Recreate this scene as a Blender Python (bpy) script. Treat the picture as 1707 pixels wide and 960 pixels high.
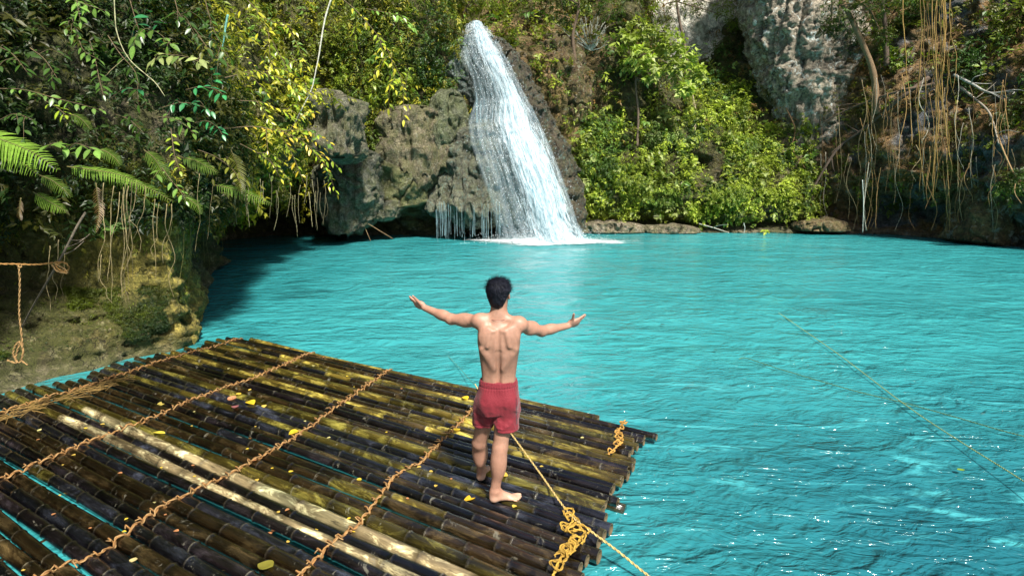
import bpy, math, random
import numpy as np
from mathutils import Vector
from mathutils.bvhtree import BVHTree
random.seed(7); rng = np.random.default_rng(11)
sc = bpy.context.scene
for o in list(bpy.data.objects): bpy.data.objects.remove(o)
# ------------------------------------------------------------------ camera
F = 948.0; PITCH = math.radians(10.75); H = 2.6
cam = bpy.data.objects.new('camera', bpy.data.cameras.new('camera'))
sc.collection.objects.link(cam); sc.camera = cam
cam.location = (0, 0, H); cam.rotation_euler = (math.radians(90) - PITCH, 0, 0)
cam.data.sensor_width = 36; cam.data.lens = 36 * F / 1707; cam.data.clip_end = 600; cam.data.clip_start = .05
# ------------------------------------------------------------------ sky and sun
SUN_EL, SUN_AZ = 52, 156            # azimuth measured clockwise from +y: the sun stands behind the camera, a little to the right
w = bpy.data.worlds.new('World'); sc.world = w; w.use_nodes = True
nt = w.node_tree; bg = nt.nodes['Background']
sky = nt.nodes.new('ShaderNodeTexSky'); sky.sky_type = 'NISHITA'; sky.sun_disc = False
sky.sun_elevation = math.radians(SUN_EL); sky.sun_rotation = math.radians(SUN_AZ)
sky.air_density = 1.0; sky.dust_density = 3.0; sky.ozone_density = 1.0
nt.links.new(sky.outputs[0], bg.inputs[0]); bg.inputs[1].default_value = .058
sun = bpy.data.objects.new('sun', bpy.data.lights.new('sun', 'SUN')); sc.collection.objects.link(sun)
sun.data.energy = 4.6; sun.data.angle = math.radians(5); sun.data.color = (1, .95, .86)
sv = Vector((math.sin(math.radians(SUN_AZ)) * math.cos(math.radians(SUN_EL)), math.cos(math.radians(SUN_AZ)) * math.cos(math.radians(SUN_EL)), math.sin(math.radians(SUN_EL))))
sun.rotation_euler = sv.to_track_quat('Z', 'Y').to_euler()
sc.view_settings.view_transform = 'Standard'; sc.view_settings.look = 'None'
sc.view_settings.exposure = .86; sc.view_settings.gamma = 1
sc.render.engine = 'CYCLES'
sc.cycles.max_bounces = 6; sc.cycles.transparent_max_bounces = 12; sc.cycles.diffuse_bounces = 3
sc.cycles.glossy_bounces = 2; sc.cycles.transmission_bounces = 2; sc.cycles.sample_clamp_indirect = 4

# ------------------------------------------------------------------ helpers
def at(px, py, Y=None, z=None):
    """world point seen at photo pixel (1707x960), at forward distance Y or on the plane of height z"""
    a = (px - 853.5) / F; b = (480 - py) / F
    d = np.array([a, math.cos(PITCH) + b * math.sin(PITCH), -math.sin(PITCH) + b * math.cos(PITCH)])
    k = Y / d[1] if Y is not None else (z - H) / d[2]
    return np.array([0, 0, H]) + d * k
def proj(P):
    P = np.asarray(P, float) - np.array([0, 0, H])
    c, s = math.cos(PITCH), math.sin(PITCH)
    dep = P[..., 1] * c - P[..., 2] * s; up = P[..., 1] * s + P[..., 2] * c
    dep = np.where(dep > .05, dep, np.nan)
    return 853.5 + F * P[..., 0] / dep, 480 - F * up / dep
def norm(v):
    v = np.asarray(v, float); return v / np.maximum(np.linalg.norm(v, axis=-1, keepdims=True), 1e-9)
def _h(i, j, k, seed):
    n = (i * 73856093) ^ (j * 19349663) ^ (k * 83492791) ^ (seed * 2654435761 & 0x7fffffff)
    n = (n ^ (n >> 13)) * 1274126177 & 0x7fffffff
    return ((n ^ (n >> 16)) & 0xffff) / 65535.0
def vnoise(P, seed=0):
    P = np.asarray(P, float); I = np.floor(P).astype(np.int64); f = P - I; f = f * f * (3 - 2 * f)
    r = 0
    for a in (0, 1):
        for b in (0, 1):
            for c in (0, 1):
                wgt = (f[..., 0] if a else 1 - f[..., 0]) * (f[..., 1] if b else 1 - f[..., 1]) * (f[..., 2] if c else 1 - f[..., 2])
                r = r + wgt * _h(I[..., 0] + a, I[..., 1] + b, I[..., 2] + c, seed)
    return r * 2 - 1
def fbm(P, oct=4, seed=0, gain=.5):
    P = np.asarray(P, float); r = 0; a = 1; t = 0
    for o in range(oct):
        r = r + a * vnoise(P * 2 ** o + 17.3 * o, seed + o); t += a; a *= gain
    return r / t
def smooth01(x): x = np.clip(x, 0, 1); return x * x * (3 - 2 * x)
def mesh_np(name, V, faces=None, quads=None, tris=None, cols=None, smooth=True):
    """mesh from arrays; quads (n,4) and tris (n,3) int arrays"""
    me = bpy.data.meshes.new(name); V = np.asarray(V, np.float32)
    me.vertices.add(len(V)); me.vertices.foreach_set('co', V.ravel())
    parts = []
    if quads is not None and len(quads): parts.append((np.asarray(quads, np.int32), 4))
    if tris is not None and len(tris): parts.append((np.asarray(tris, np.int32), 3))
    idx = np.concatenate([p.ravel() for p, _ in parts]); tot = np.concatenate([np.full(len(p), k, np.int32) for p, k in parts])
    me.loops.add(len(idx)); me.loops.foreach_set('vertex_index', idx)
    me.polygons.add(len(tot)); st = np.concatenate([[0], np.cumsum(tot)[:-1]]).astype(np.int32)
    me.polygons.foreach_set('loop_start', st); me.polygons.foreach_set('loop_total', tot)
    me.update(calc_edges=True)
    if cols is not None:
        ca = me.color_attributes.new('tint', 'FLOAT_COLOR', 'POINT')
        c4 = np.ones((len(V), 4), np.float32); c4[:, :3] = cols; ca.data.foreach_set('color', c4.ravel())
    me.polygons.foreach_set('use_smooth', np.full(len(tot), smooth))
    me.validate(); return me
def link(name, me, mat=None, parent=None, label=None, cat=None, group=None, kind=None):
    o = bpy.data.objects.new(name, me); sc.collection.objects.link(o)
    if mat is not None and me is not None: me.materials.clear(); me.materials.append(mat)
    if parent is not None: o.parent = parent
    if label: o['label'] = label
    if cat: o['category'] = cat
    if group: o['group'] = group
    if kind: o['kind'] = kind
    return o
def recenter(me, p):
    """put the mesh origin at world point p; returns p (object location)"""
    n = len(me.vertices); a = np.empty(n * 3, np.float32); me.vertices.foreach_get('co', a)
    a = a.reshape(-1, 3) - np.asarray(p, np.float32); me.vertices.foreach_set('co', a.ravel()); me.update()
def empty(name, loc, label, cat, group=None):
    o = bpy.data.objects.new(name, None); sc.collection.objects.link(o); o.location = tuple(float(v) for v in loc)
    o.empty_display_size = .1
    o['label'] = label; o['category'] = cat
    if group: o['group'] = group
    return o
def part(name, me, mat, root, label=None):
    """mesh given in world coordinates, child of a top-level empty"""
    recenter(me, np.array(root.location)); return link(name, me, mat, root, label)
def solo(name, me, mat, label, cat, group=None, kind=None, base=None):
    if base is None:
        n = len(me.vertices); a = np.empty(n * 3, np.float32); me.vertices.foreach_get('co', a); a = a.reshape(-1, 3)
        base = np.array([a[:, 0].mean(), a[:, 1].mean(), a[:, 2].min()])
    recenter(me, base); o = link(name, me, mat, None, label, cat, group, kind); o.location = tuple(float(v) for v in base); return o
class MB:
    """collects arrays into one mesh"""
    def __init__(s): s.V = []; s.Q = []; s.T = []; s.C = []; s.n = 0
    def add(s, V, quads=None, tris=None, col=(1, 1, 1)):
        V = np.asarray(V, float); s.V.append(V)
        if quads is not None and len(quads): s.Q.append(np.asarray(quads) + s.n)
        if tris is not None and len(tris): s.T.append(np.asarray(tris) + s.n)
        c = np.asarray(col, float); s.C.append(np.broadcast_to(c, (len(V), 3)) if c.ndim == 1 else c); s.n += len(V)
    def mesh(s, name, smooth=True):
        return mesh_np(name, np.concatenate(s.V), quads=np.concatenate(s.Q) if s.Q else None, tris=np.concatenate(s.T) if s.T else None, cols=np.concatenate(s.C), smooth=smooth)
def catmull(pts, n):
    P = np.asarray(pts, float)
    if len(P) < 3: 
        t = np.linspace(0, 1, n)[:, None]; return P[0] * (1 - t) + P[-1] * t
    d = np.concatenate([[0], np.cumsum(np.linalg.norm(np.diff(P, axis=0), axis=1))]); u = np.linspace(0, d[-1], n)
    A = np.concatenate([[2 * P[0] - P[1]], P, [2 * P[-1] - P[-2]]])
    i = np.clip(np.searchsorted(d, u, 'right') - 1, 0, len(P) - 2); t = ((u - d[i]) / np.maximum(d[i + 1] - d[i], 1e-9))[:, None]
    a, b, c, e = A[i], A[i + 1], A[i + 2], A[i + 3]
    return .5 * (2 * b + (c - a) * t + (2 * a - 5 * b + 4 * c - e) * t * t + (3 * b - a - 3 * c + e) * t ** 3)
def tube(mb, path, r, seg=6, col=(1, 1, 1), cap=True):
    P = np.asarray(path, float); n = len(P); r = np.broadcast_to(np.asarray(r, float), (n,))
    T = norm(np.gradient(P, axis=0)); ref = np.array([0, 0, 1.]) if abs(T[:, 2]).mean() < .8 else np.array([1., 0, 0])
    N = norm(np.cross(T, ref)); B = np.cross(T, N)
    a = np.linspace(0, 2 * np.pi, seg, endpoint=False)
    V = P[:, None] + r[:, None, None] * (np.cos(a)[None, :, None] * N[:, None] + np.sin(a)[None, :, None] * B[:, None])
    i = np.arange(n - 1)[:, None] * seg; j = np.arange(seg)[None]; k = (j + 1) % seg
    Q = np.stack([i + j, i + k, i + seg + k, i + seg + j], -1).reshape(-1, 4)
    V = V.reshape(-1, 3); T3 = []
    if cap:
        V = np.concatenate([V, P[:1], P[-1:]]); m = n * seg
        T3 = [[m, (q + 1) % seg, q] for q in range(seg)] + [[m + 1, (n - 1) * seg + q, (n - 1) * seg + (q + 1) % seg] for q in range(seg)]
    c = np.asarray(col, float)
    if c.ndim == 2: c = np.concatenate([np.repeat(c, seg, 0)] + ([c[:1], c[-1:]] if cap else []))
    mb.add(V, Q, T3, c)
def grid_quads(nu, nv):
    i = np.arange(nu - 1)[:, None] * nv; j = np.arange(nv - 1)[None]
    return np.stack([i + j, i + j + 1, i + nv + j + 1, i + nv + j], -1).reshape(-1, 4)

# ------------------------------------------------------------------ materials
def newmat(name):
    m = bpy.data.materials.new(name); m.use_nodes = True; t = m.node_tree
    return m, t, t.nodes['Principled BSDF']
def N(t, typ, **kw):
    n = t.nodes.new(typ)
    for k, v in kw.items():
        if k.startswith('in_'): n.inputs[k[3:].replace('_', ' ')].default_value = v
        else: setattr(n, k, v)
    return n
def noise(t, scale, detail=4, rough=.55, dist=0, vec=None):
    n = N(t, 'ShaderNodeTexNoise'); n.inputs['Scale'].default_value = scale; n.inputs['Detail'].default_value = detail
    n.inputs['Roughness'].default_value = rough; n.inputs['Distortion'].default_value = dist
    if vec is not None: t.links.new(vec, n.inputs['Vector'])
    return n.outputs['Fac']
def pos(t, sx=1, sy=1, sz=1, rz=0):
    g = N(t, 'ShaderNodeNewGeometry'); m = N(t, 'ShaderNodeMapping'); m.inputs['Scale'].default_value = (sx, sy, sz); m.inputs['Rotation'].default_value = (0, 0, rz)
    t.links.new(g.outputs['Position'], m.inputs['Vector']); return m.outputs[0]
def ramp(t, fac, stops):
    r = N(t, 'ShaderNodeValToRGB'); e = r.color_ramp.elements
    while len(e) < len(stops): e.new(.5)
    for el, (p, c) in zip(e, stops): el.position = p; el.color = (c, c, c, 1) if not hasattr(c, '__len__') else (*c, 1)
    t.links.new(fac, r.inputs[0]); return r.outputs[0]
def mix(t, fac, a, b, mode='MIX'):
    n = N(t, 'ShaderNodeMix', data_type='RGBA', blend_type=mode)
    for sock, v in ((n.inputs[0], fac), (n.inputs[6], a), (n.inputs[7], b)):
        if hasattr(v, 'is_linked'): t.links.new(v, sock)
        elif hasattr(v, '__len__'): sock.default_value = (*v[:3], 1)
        else: sock.default_value = v if sock.type == 'VALUE' else (v, v, v, 1)
    return n.outputs[2]
def math_(t, op, a, b=0.0):
    n = N(t, 'ShaderNodeMath', operation=op)
    for s, v in ((n.inputs[0], a), (n.inputs[1], b)):
        if hasattr(v, 'is_linked'): t.links.new(v, s)
        else: s.default_value = v
    return n.outputs[0]
def bump(t, b, h, strength=.5, dist=.1):
    n = N(t, 'ShaderNodeBump'); n.inputs['Strength'].default_value = strength; n.inputs['Distance'].default_value = dist
    t.links.new(h, n.inputs['Height']); t.links.new(n.outputs[0], b.inputs['Normal']); return n
def tint(t): return N(t, 'ShaderNodeVertexColor', layer_name='tint').outputs[0]

def mat_rock(name, scale=1.0, moss=(.055, .07, .008), moss_amt=.5, rough=.85, bd=.25, lich=(.42, .42, .36), lich_amt=.6, streak=True):
    m, t, b = newmat(name); p = pos(t); c = tint(t)
    n1 = noise(t, .9 * scale, 6, .65, .4, p); n2 = noise(t, 5 * scale, 6, .7, .2, p); n3 = noise(t, 22 * scale, 4, .6, 0, p)
    c = mix(t, ramp(t, n1, [(.3, 0), (.7, 1)]), mix(t, 1, c, (.45, .42, .40), 'MULTIPLY'), mix(t, 1, c, (1.35, 1.3, 1.25), 'MULTIPLY'))
    c = mix(t, 1, c, ramp(t, n2, [(.3, .25), (.5, .9), (.7, 1.75)]), 'MULTIPLY')
    if streak:
        st = noise(t, 2.2 * scale, 5, .65, .6, pos(t, 1, 1, .13))
        c = mix(t, ramp(t, st, [(.54, 0), (.64, .6)]), c, mix(t, 1, c, (.42, .40, .38), 'MULTIPLY'))
    c = mix(t, math_(t, 'MULTIPLY', ramp(t, noise(t, 2.1 * scale, 7, .72, .8, p), [(.56, 0), (.60, 1)]), lich_amt), c, lich)
    wp = N(t, 'ShaderNodeTexNoise'); wp.inputs['Scale'].default_value = 1.6 * scale; wp.inputs['Detail'].default_value = 3; t.links.new(p, wp.inputs['Vector'])
    va = N(t, 'ShaderNodeVectorMath', operation='MULTIPLY_ADD'); t.links.new(wp.outputs['Color'], va.inputs[0]); va.inputs[1].default_value = (2.2 / scale, 2.2 / scale, 1.2 / scale); t.links.new(p, va.inputs[2])
    vc = N(t, 'ShaderNodeTexVoronoi', feature='DISTANCE_TO_EDGE'); vc.inputs['Scale'].default_value = .9 * scale; t.links.new(va.outputs[0], vc.inputs['Vector']); crack = ramp(t, vc.outputs[0], [(0, 0), (.05, 1)])
    cm = ramp(t, noise(t, .7 * scale, 3, .6, .4, p), [(.46, 0), (.58, 1)]); crack = mix(t, cm, (1, 1, 1), crack); c = mix(t, cm, c, mix(t, 1, c, ramp(t, vc.outputs[0], [(0, .25), (.04, 1)]), 'MULTIPLY'))
    mo = noise(t, 1.3 * scale, 6, .7, .5, pos(t, 1, 1, .8, 1.0))
    c = mix(t, math_(t, 'MULTIPLY', ramp(t, mo, [(.5 - .25 * moss_amt, 0), (.62 - .2 * moss_amt, 1)]), min(1, moss_amt * 1.4)), c, mix(t, ramp(t, n3, [(.35, 0), (.65, 1)]), tuple(.45 * x for x in moss), tuple(1.8 * x for x in moss)))
    t.links.new(c, b.inputs['Base Color']); b.inputs['Roughness'].default_value = rough
    v = N(t, 'ShaderNodeTexVoronoi', feature='DISTANCE_TO_EDGE'); v.inputs['Scale'].default_value = 2.6 * scale; t.links.new(p, v.inputs['Vector'])
    h = math_(t, 'ADD', math_(t, 'MULTIPLY', n2, 1.0), math_(t, 'MULTIPLY', n3, .35))
    h = math_(t, 'ADD', h, math_(t, 'MULTIPLY', ramp(t, v.outputs[0], [(0, 0), (.12, 1)]), .12)); h = math_(t, 'ADD', h, math_(t, 'MULTIPLY', crack, .45))
    bump(t, b, h, 1.0, bd); return m
def mat_leaf(name, rough=.45, trans=.35, spec=.4):
    m, t, b = newmat(name); c = tint(t)
    c = mix(t, 1, c, ramp(t, noise(t, 30, 2, .5), [(.3, .75), (.7, 1.2)]), 'MULTIPLY')
    t.links.new(c, b.inputs['Base Color']); b.inputs['Roughness'].default_value = rough; b.inputs['Specular IOR Level'].default_value = spec
    tr = N(t, 'ShaderNodeBsdfTranslucent'); t.links.new(mix(t, 1, c, (1.1, 1.2, .5), 'MULTIPLY'), tr.inputs[0])
    mx = N(t, 'ShaderNodeMixShader'); mx.inputs[0].default_value = trans
    t.links.new(b.outputs[0], mx.inputs[1]); t.links.new(tr.outputs[0], mx.inputs[2]); t.links.new(mx.outputs[0], t.nodes['Material Output'].inputs[0]); return m
def mat_tinted(name, rough=.7, nscale=25, lo=.6, hi=1.3, bd=.004, stretch=None):
    m, t, b = newmat(name); n = noise(t, nscale, 4, .6, 0, pos(t, *(stretch or (1, 1, 1))))
    t.links.new(mix(t, 1, tint(t), ramp(t, n, [(.3, lo), (.7, hi)]), 'MULTIPLY'), b.inputs['Base Color']); b.inputs['Roughness'].default_value = rough
    bump(t, b, n, .6, bd); return m
# ------------------------------------------------------------------ water
m, t, b = newmat('turquoise water'); p = pos(t)
n_far = noise(t, .85, 2.2, .45, .3, pos(t, .5, 1.7, 1, .2)); n_mid = noise(t, 2.1, 3, .5, 1.2, pos(t, .7, 1.4, 1, -.45)); n_sw = noise(t, .9, 3, .5, 2.6, p); n_sm = noise(t, 6.5, 3, .55, 1.0, pos(t, .7, 1.3, 1, -.3))
c = mix(t, ramp(t, noise(t, .13, 4, .6, .8, p), [(.3, 0), (.7, 1)]), (.026, .235, .255), (.044, .305, .325))
c = mix(t, ramp(t, n_sw, [(.52, 0), (.75, .5)]), c, (.06, .40, .40))
# dark reflections put into the water colour at the near right and left corner
def blob(cx_, cy_, r_):
    d = N(t, 'ShaderNodeVectorMath', operation='DISTANCE'); t.links.new(p, d.inputs[0]); d.inputs[1].default_value = (cx_, cy_, 0)
    return ramp(t, math_(t, 'ADD', math_(t, 'DIVIDE', d.outputs['Value'], r_), math_(t, 'MULTIPLY', math_(t, 'SUBTRACT', noise(t, .35, 3, .5, .5, p), .5), .7)), [(.25, 1), (1, 0)])
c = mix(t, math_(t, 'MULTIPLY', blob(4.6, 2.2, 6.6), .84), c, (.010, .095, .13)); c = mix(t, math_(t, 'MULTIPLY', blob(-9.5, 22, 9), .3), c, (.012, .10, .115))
nr = blob(4.4, 3.4, 7.0); sky_refl = noise(t, 1.6, 4, .55, 1.2, pos(t, .55, 1.7, 1, .5))
c = mix(t, math_(t, 'MULTIPLY', ramp(t, sky_refl, [(.56, 0), (.66, .75)]), nr), c, (.07, .40, .44))  # pale streaks paint sky reflections into the near-right water colour
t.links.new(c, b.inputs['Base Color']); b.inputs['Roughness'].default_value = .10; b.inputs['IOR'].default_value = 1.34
h = math_(t, 'ADD', math_(t, 'MULTIPLY', n_far, .42), math_(t, 'ADD', math_(t, 'MULTIPLY', n_mid, .36), math_(t, 'ADD', math_(t, 'MULTIPLY', n_sw, .34), math_(t, 'MULTIPLY', n_sm, .12))))
h = math_(t, 'MULTIPLY', h, ramp(t, noise(t, .28, 3, .5, .6, p), [(.3, .4), (.7, 1.1)]))
h = math_(t, 'ADD', h, math_(t, 'MULTIPLY', nr, math_(t, 'ADD', math_(t, 'MULTIPLY', n_mid, .20), math_(t, 'MULTIPLY', n_sm, .11))))
bump(t, b, h, 1.0, .32)
M_water = m
xs = np.concatenate([np.linspace(-200, -14, 12), np.linspace(-12, 24, 240), np.linspace(26, 200, 12)]); ys = np.concatenate([np.linspace(-200, -6, 10), np.linspace(-4, 34, 240), np.linspace(36, 200, 10)])
X, Yg = np.meshgrid(xs, ys, indexing='ij'); Pw = np.stack([X, Yg, 0 * X], -1)
amp = smooth01((9 - abs(X)) / 40 + 1) * .03
Z = amp * (fbm(Pw * [.7, 1.3, 1], 3, 5)) + .0
V = np.stack([X, Yg, Z - .02], -1).reshape(-1, 3)
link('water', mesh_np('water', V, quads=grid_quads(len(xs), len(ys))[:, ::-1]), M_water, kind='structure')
lake = np.array([[-400, -400, -1.2], [400, -400, -1.2], [400, 400, -1.2], [-400, 400, -1.2]])
m, t, b = newmat('ground mud'); t.links.new(ramp(t, noise(t, .5, 5), [(.3, (.10, .08, .05)), (.7, (.2, .17, .11))]), b.inputs['Base Color'])
link('ground', mesh_np('ground', lake, quads=[[0, 1, 2, 3]]), m, kind='structure')

# ------------------------------------------------------------------ cliffs round the pool
# (x, y, [(z, offset into the land)], tint)
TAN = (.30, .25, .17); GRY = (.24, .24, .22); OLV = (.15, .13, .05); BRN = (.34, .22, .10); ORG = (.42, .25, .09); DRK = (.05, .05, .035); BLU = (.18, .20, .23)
SH = [
 (-9.5, -9, [(0, 0), (1, 1), (4, 2), (8, 4), (12, 6)], OLV),
 (-8.2, 0, [(0, 0), (.1, .5), (1, 1.5), (2, 2.2), (3, 1.5), (5, 1.2), (8, 2.5), (11, 5)], OLV),
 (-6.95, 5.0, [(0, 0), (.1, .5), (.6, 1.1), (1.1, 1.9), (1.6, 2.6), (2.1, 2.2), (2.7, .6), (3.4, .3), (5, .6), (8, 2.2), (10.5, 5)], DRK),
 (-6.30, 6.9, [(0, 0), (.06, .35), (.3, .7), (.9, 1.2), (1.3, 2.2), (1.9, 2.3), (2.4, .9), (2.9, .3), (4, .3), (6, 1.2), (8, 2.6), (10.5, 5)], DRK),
 (-5.8, 7.9, [(0, 0), (.06, .22), (.3, .4), (.8, .8), (1.3, 1.4), (1.9, 1.3), (2.5, .4), (3.0, .1), (4, .2), (6, 1.1), (8, 2.4), (10.5, 5)], OLV),
 (-5.15, 8.75, [(0, 0), (.3, .12), (.8, .3), (1.3, .38), (1.8, .35), (2.3, .2), (2.8, .0), (3.5, .0), (5, .3), (7, 1.5), (10.5, 4)], TAN),
 (-6.0, 10.6, [(0, 0), (.4, .1), (.9, .2), (1.4, .2), (2.0, .05), (2.8, -.15), (3.6, -.1), (5, .3), (7, 1.3), (10.5, 4)], TAN),
 (-7.9, 14.2, [(0, 0), (.6, .3), (1.2, .3), (1.7, .1), (2.3, -.4), (3.0, -.8), (4, -.8), (6, -.4), (8, .6), (11, 3)], OLV),
 (-9.5, 18.8, [(0, .6), (.6, 1.0), (1.3, 1.0), (1.8, 0), (2.5, -1.3), (3.5, -1.8), (5, -1.6), (8, -.6), (10, .6), (12, 3)], OLV),
 (-11.0, 23.0, [(0, 1.8), (.7, 2.4), (1.5, 1.8), (2.0, .3), (2.6, -1.0), (4, -1.6), (7, -1.2), (10, -.3), (12, 2)], OLV),
 (-10.6, 25.8, [(0, 2.0), (.7, 2.4), (1.3, 1.6), (1.8, 0), (2.6, -.6), (4, -.8), (7, -.8), (10, 0), (12, 2)], OLV),
 (-6.9, 26.2, [(0, 1.4), (.6, 1.3), (1.0, .2), (1.6, -.1), (2.6, .1), (4, .4), (6, .1), (9, .0), (12, 1.5)], OLV),
 (-3.2, 26.6, [(0, 1.2), (.8, 1.2), (1.4, .6), (3, .5), (5, .6), (8, .8), (11, 1.6), (13, 3)], OLV),
 (0.8, 27.6, [(0, 1), (1.5, .8), (3, .6), (6, .8), (8.6, 1.0), (9.2, 2.5), (10, 5), (12, 9)], BRN),
 (3.6, 29.4, [(0, 0), (.4, .2), (3, .3), (6, .5), (8.5, .6), (9.5, 2.2), (10.5, 4), (13, 6)], BRN),
 (5.6, 29.2, [(0, 0), (.2, .9), (.6, 1.3), (.9, .2), (2.5, .3), (4, .7), (6, 1.2), (8.5, 1.3), (11, 2), (13, 4)], OLV),
 (9.5, 28.9, [(0, 0), (.2, .9), (.55, 1.4), (.8, .2), (2, .2), (3.5, .9), (5.5, 2.6), (7.5, 4.4), (9, 6.5), (10.5, 10)], OLV),
 (12.6, 28.8, [(0, 0), (.2, .8), (.5, 1.2), (.75, .1), (1.6, .2), (3, 1.0), (5, 2.7), (7.5, 4.6), (10, 6), (13, 8)], OLV),
 (14.9, 28.5, [(0, 0), (.2, .6), (.5, 1.0), (.8, .1), (1.6, .3), (3, 1.2), (5, 2.4), (8, 3.6), (11, 4.6), (14, 6)], TAN),
 (15.6, 28.8, [(0, 0), (.3, 1.3), (1.0, 1.8), (1.9, 1.6), (2.7, 1.0), (4, 1.2), (6, 1.9), (9, 2.6), (12, 3.6), (15, 5)], BRN),
 (17.6, 27.0, [(0, 1.4), (.6, 2.2), (1.4, 2.2), (2.2, 1.2), (2.9, .0), (4, .0), (6, .6), (9, 1.6), (12, 2.8), (15, 5)], BRN),
 (19.6, 24.9, [(0, .8), (.6, 1.8), (1.2, 1.6), (1.9, .2), (2.6, -.6), (4, -.5), (6, .4), (9, 1.6), (12, 3), (15, 5)], ORG),
 (20.2, 22.4, [(0, 0), (.4, .6), (.8, .3), (1.4, -.3), (2.4, -.6), (4, -.2), (6, .6), (9, 1.8), (12, 3), (15, 5)], BRN),
 (22.5, 16, [(0, 0), (.5, .3), (2, -.2), (4, 0), (8, 1.5), (12, 3), (15, 5)], BRN),
 (24, 4, [(0, 0), (1, .6), (4, 1), (8, 2.5), (12, 5)], OLV),
 (25, -9, [(0, 0), (1, .6), (4, 2), (8, 4), (12, 7)], OLV)]
ZL = np.concatenate([np.linspace(-1.2, 0, 5)[:-1], np.linspace(0, 3.2, 78)[:-1], np.linspace(3.2, 13.5, 86)])
ctl = np.array([(a[0], a[1]) for a in SH]); dseg = np.concatenate([[0], np.cumsum(np.linalg.norm(np.diff(ctl, axis=0), axis=1))])
# dense samples along the shore: 5 cm steps close to the camera, 14 cm far away
ss = [0.0]
while ss[-1] < dseg[-1]:
    i = min(np.searchsorted(dseg, ss[-1], 'right') - 1, len(SH) - 2); yy = np.interp(ss[-1], dseg, ctl[:, 1])
    ss.append(ss[-1] + (.036 if 4 < yy < 12.5 and ss[-1] < 35 else .4 if yy < 3 else .13))
ss = np.clip(np.array(ss), 0, dseg[-1])
dn = np.linspace(0, dseg[-1], 900); cr = np.stack([np.interp(dn, dseg, ctl[:, 0]), np.interp(dn, dseg, ctl[:, 1])], 1)
for _ in range(10): cr[1:-1] = .25 * cr[:-2] + .5 * cr[1:-1] + .25 * cr[2:]
tg = np.gradient(cr, axis=0)
for _ in range(140): tg[1:-1] = .25 * tg[:-2] + .5 * tg[1:-1] + .25 * tg[2:]
tg = norm(tg); land = np.stack([-tg[:, 1], tg[:, 0]], 1)      # left of travel direction = land
SP = np.stack([np.interp(ss, dn, cr[:, 0]), np.interp(ss, dn, cr[:, 1])], 1); SL = norm(np.stack([np.interp(ss, dn, land[:, 0]), np.interp(ss, dn, land[:, 1])], 1))
OFF = np.array([np.interp(ZL, [q[0] for q in a[2]], [q[1] for q in a[2]]) for a in SH]); TN = np.array([a[3] for a in SH])
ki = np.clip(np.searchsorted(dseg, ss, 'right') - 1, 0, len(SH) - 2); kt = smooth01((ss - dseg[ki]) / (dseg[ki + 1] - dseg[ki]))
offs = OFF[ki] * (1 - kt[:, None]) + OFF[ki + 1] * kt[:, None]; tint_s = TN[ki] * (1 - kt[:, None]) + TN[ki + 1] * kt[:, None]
k_ = np.array([.25, .5, .25])
for _ in range(2): offs[:, 1:-1] = .25 * offs[:, :-2] + .5 * offs[:, 1:-1] + .25 * offs[:, 2:]
XY = SP[:, None] + SL[:, None] * offs[..., None]
Pc = np.concatenate([XY, np.broadcast_to(ZL[None, :, None], offs.shape + (1,))], -1)
near = (np.abs(SP[:, 1] - 7) < 8) & (SP[:, 0] < -3)
A = np.where(near, .30, .75)[:, None]
rid = lambda P, s: 1 - 2 * np.abs(fbm(P, 4, s))
D = A * fbm(Pc * .45, 3, 1) + A * .45 * fbm(Pc * [1.3, 1.3, 1.0], 4, 2) + A * .22 * rid(Pc * [1.1, 1.1, 2.2], 3) + .05 * fbm(Pc * 5, 3, 8)
D += A * .18 * np.sin(Pc[..., 2] * 4.2 + 3 * fbm(Pc * .5, 2, 6)) * smooth01((2.6 - Pc[..., 2]) / 1.5)
D += np.where(near, 0, 1)[:, None] * (.30 * rid(Pc * [.8, .8, 1.5], 15) + .17 * rid(Pc * [2.2, 2.2, 3.0], 16) + .07 * fbm(Pc * [4.5, 4.5, 3.0], 3, 17) - .30 * np.exp(-(fbm(Pc * [.9, .9, .6], 3, 41) / .05) ** 2)); nr_ = near[:, None] * 1.0; D += nr_ * (.17 * rid(Pc * [1.6, 1.6, 3.4], 12) + .09 * rid(Pc * [4, 4, 6.5], 13) + .04 * fbm(Pc * 12, 3, 14) - .10 * np.exp(-(fbm(Pc * [1.6, 1.6, 2.6], 3, 42) / .05) ** 2))
hole = np.exp(-((Pc[..., 0] - at(1180, 275, Y=28.3)[0]) / .55) ** 2 - ((Pc[..., 2] - at(1180, 275, Y=28.3)[2]) / .5) ** 2) * (Pc[..., 1] > 20)
D *= smooth01((Pc[..., 2] + .2) / .5) * .85 + .15
D -= 2.2 * hole
Pc[..., :2] -= SL[:, None] * D[..., None]
# plateau behind the rim
rim = Pc[:, -1]; inl = []
for k in range(1, 14):
    q = rim.copy(); q[:, :2] += SL * (k * 1.6); q[:, 2] += .6 * k + 1.2 * fbm(q * .2, 2, 9) * min(1, k / 3); inl.append(q)
G = np.concatenate([Pc, np.stack(inl, 1)], 1); nu, nv = G.shape[:2]
CV = G.reshape(-1, 3); CQ = grid_quads(nu, nv)
tc = np.repeat(tint_s[:, None], nv, 1)
px_, py_ = proj(G)
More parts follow.
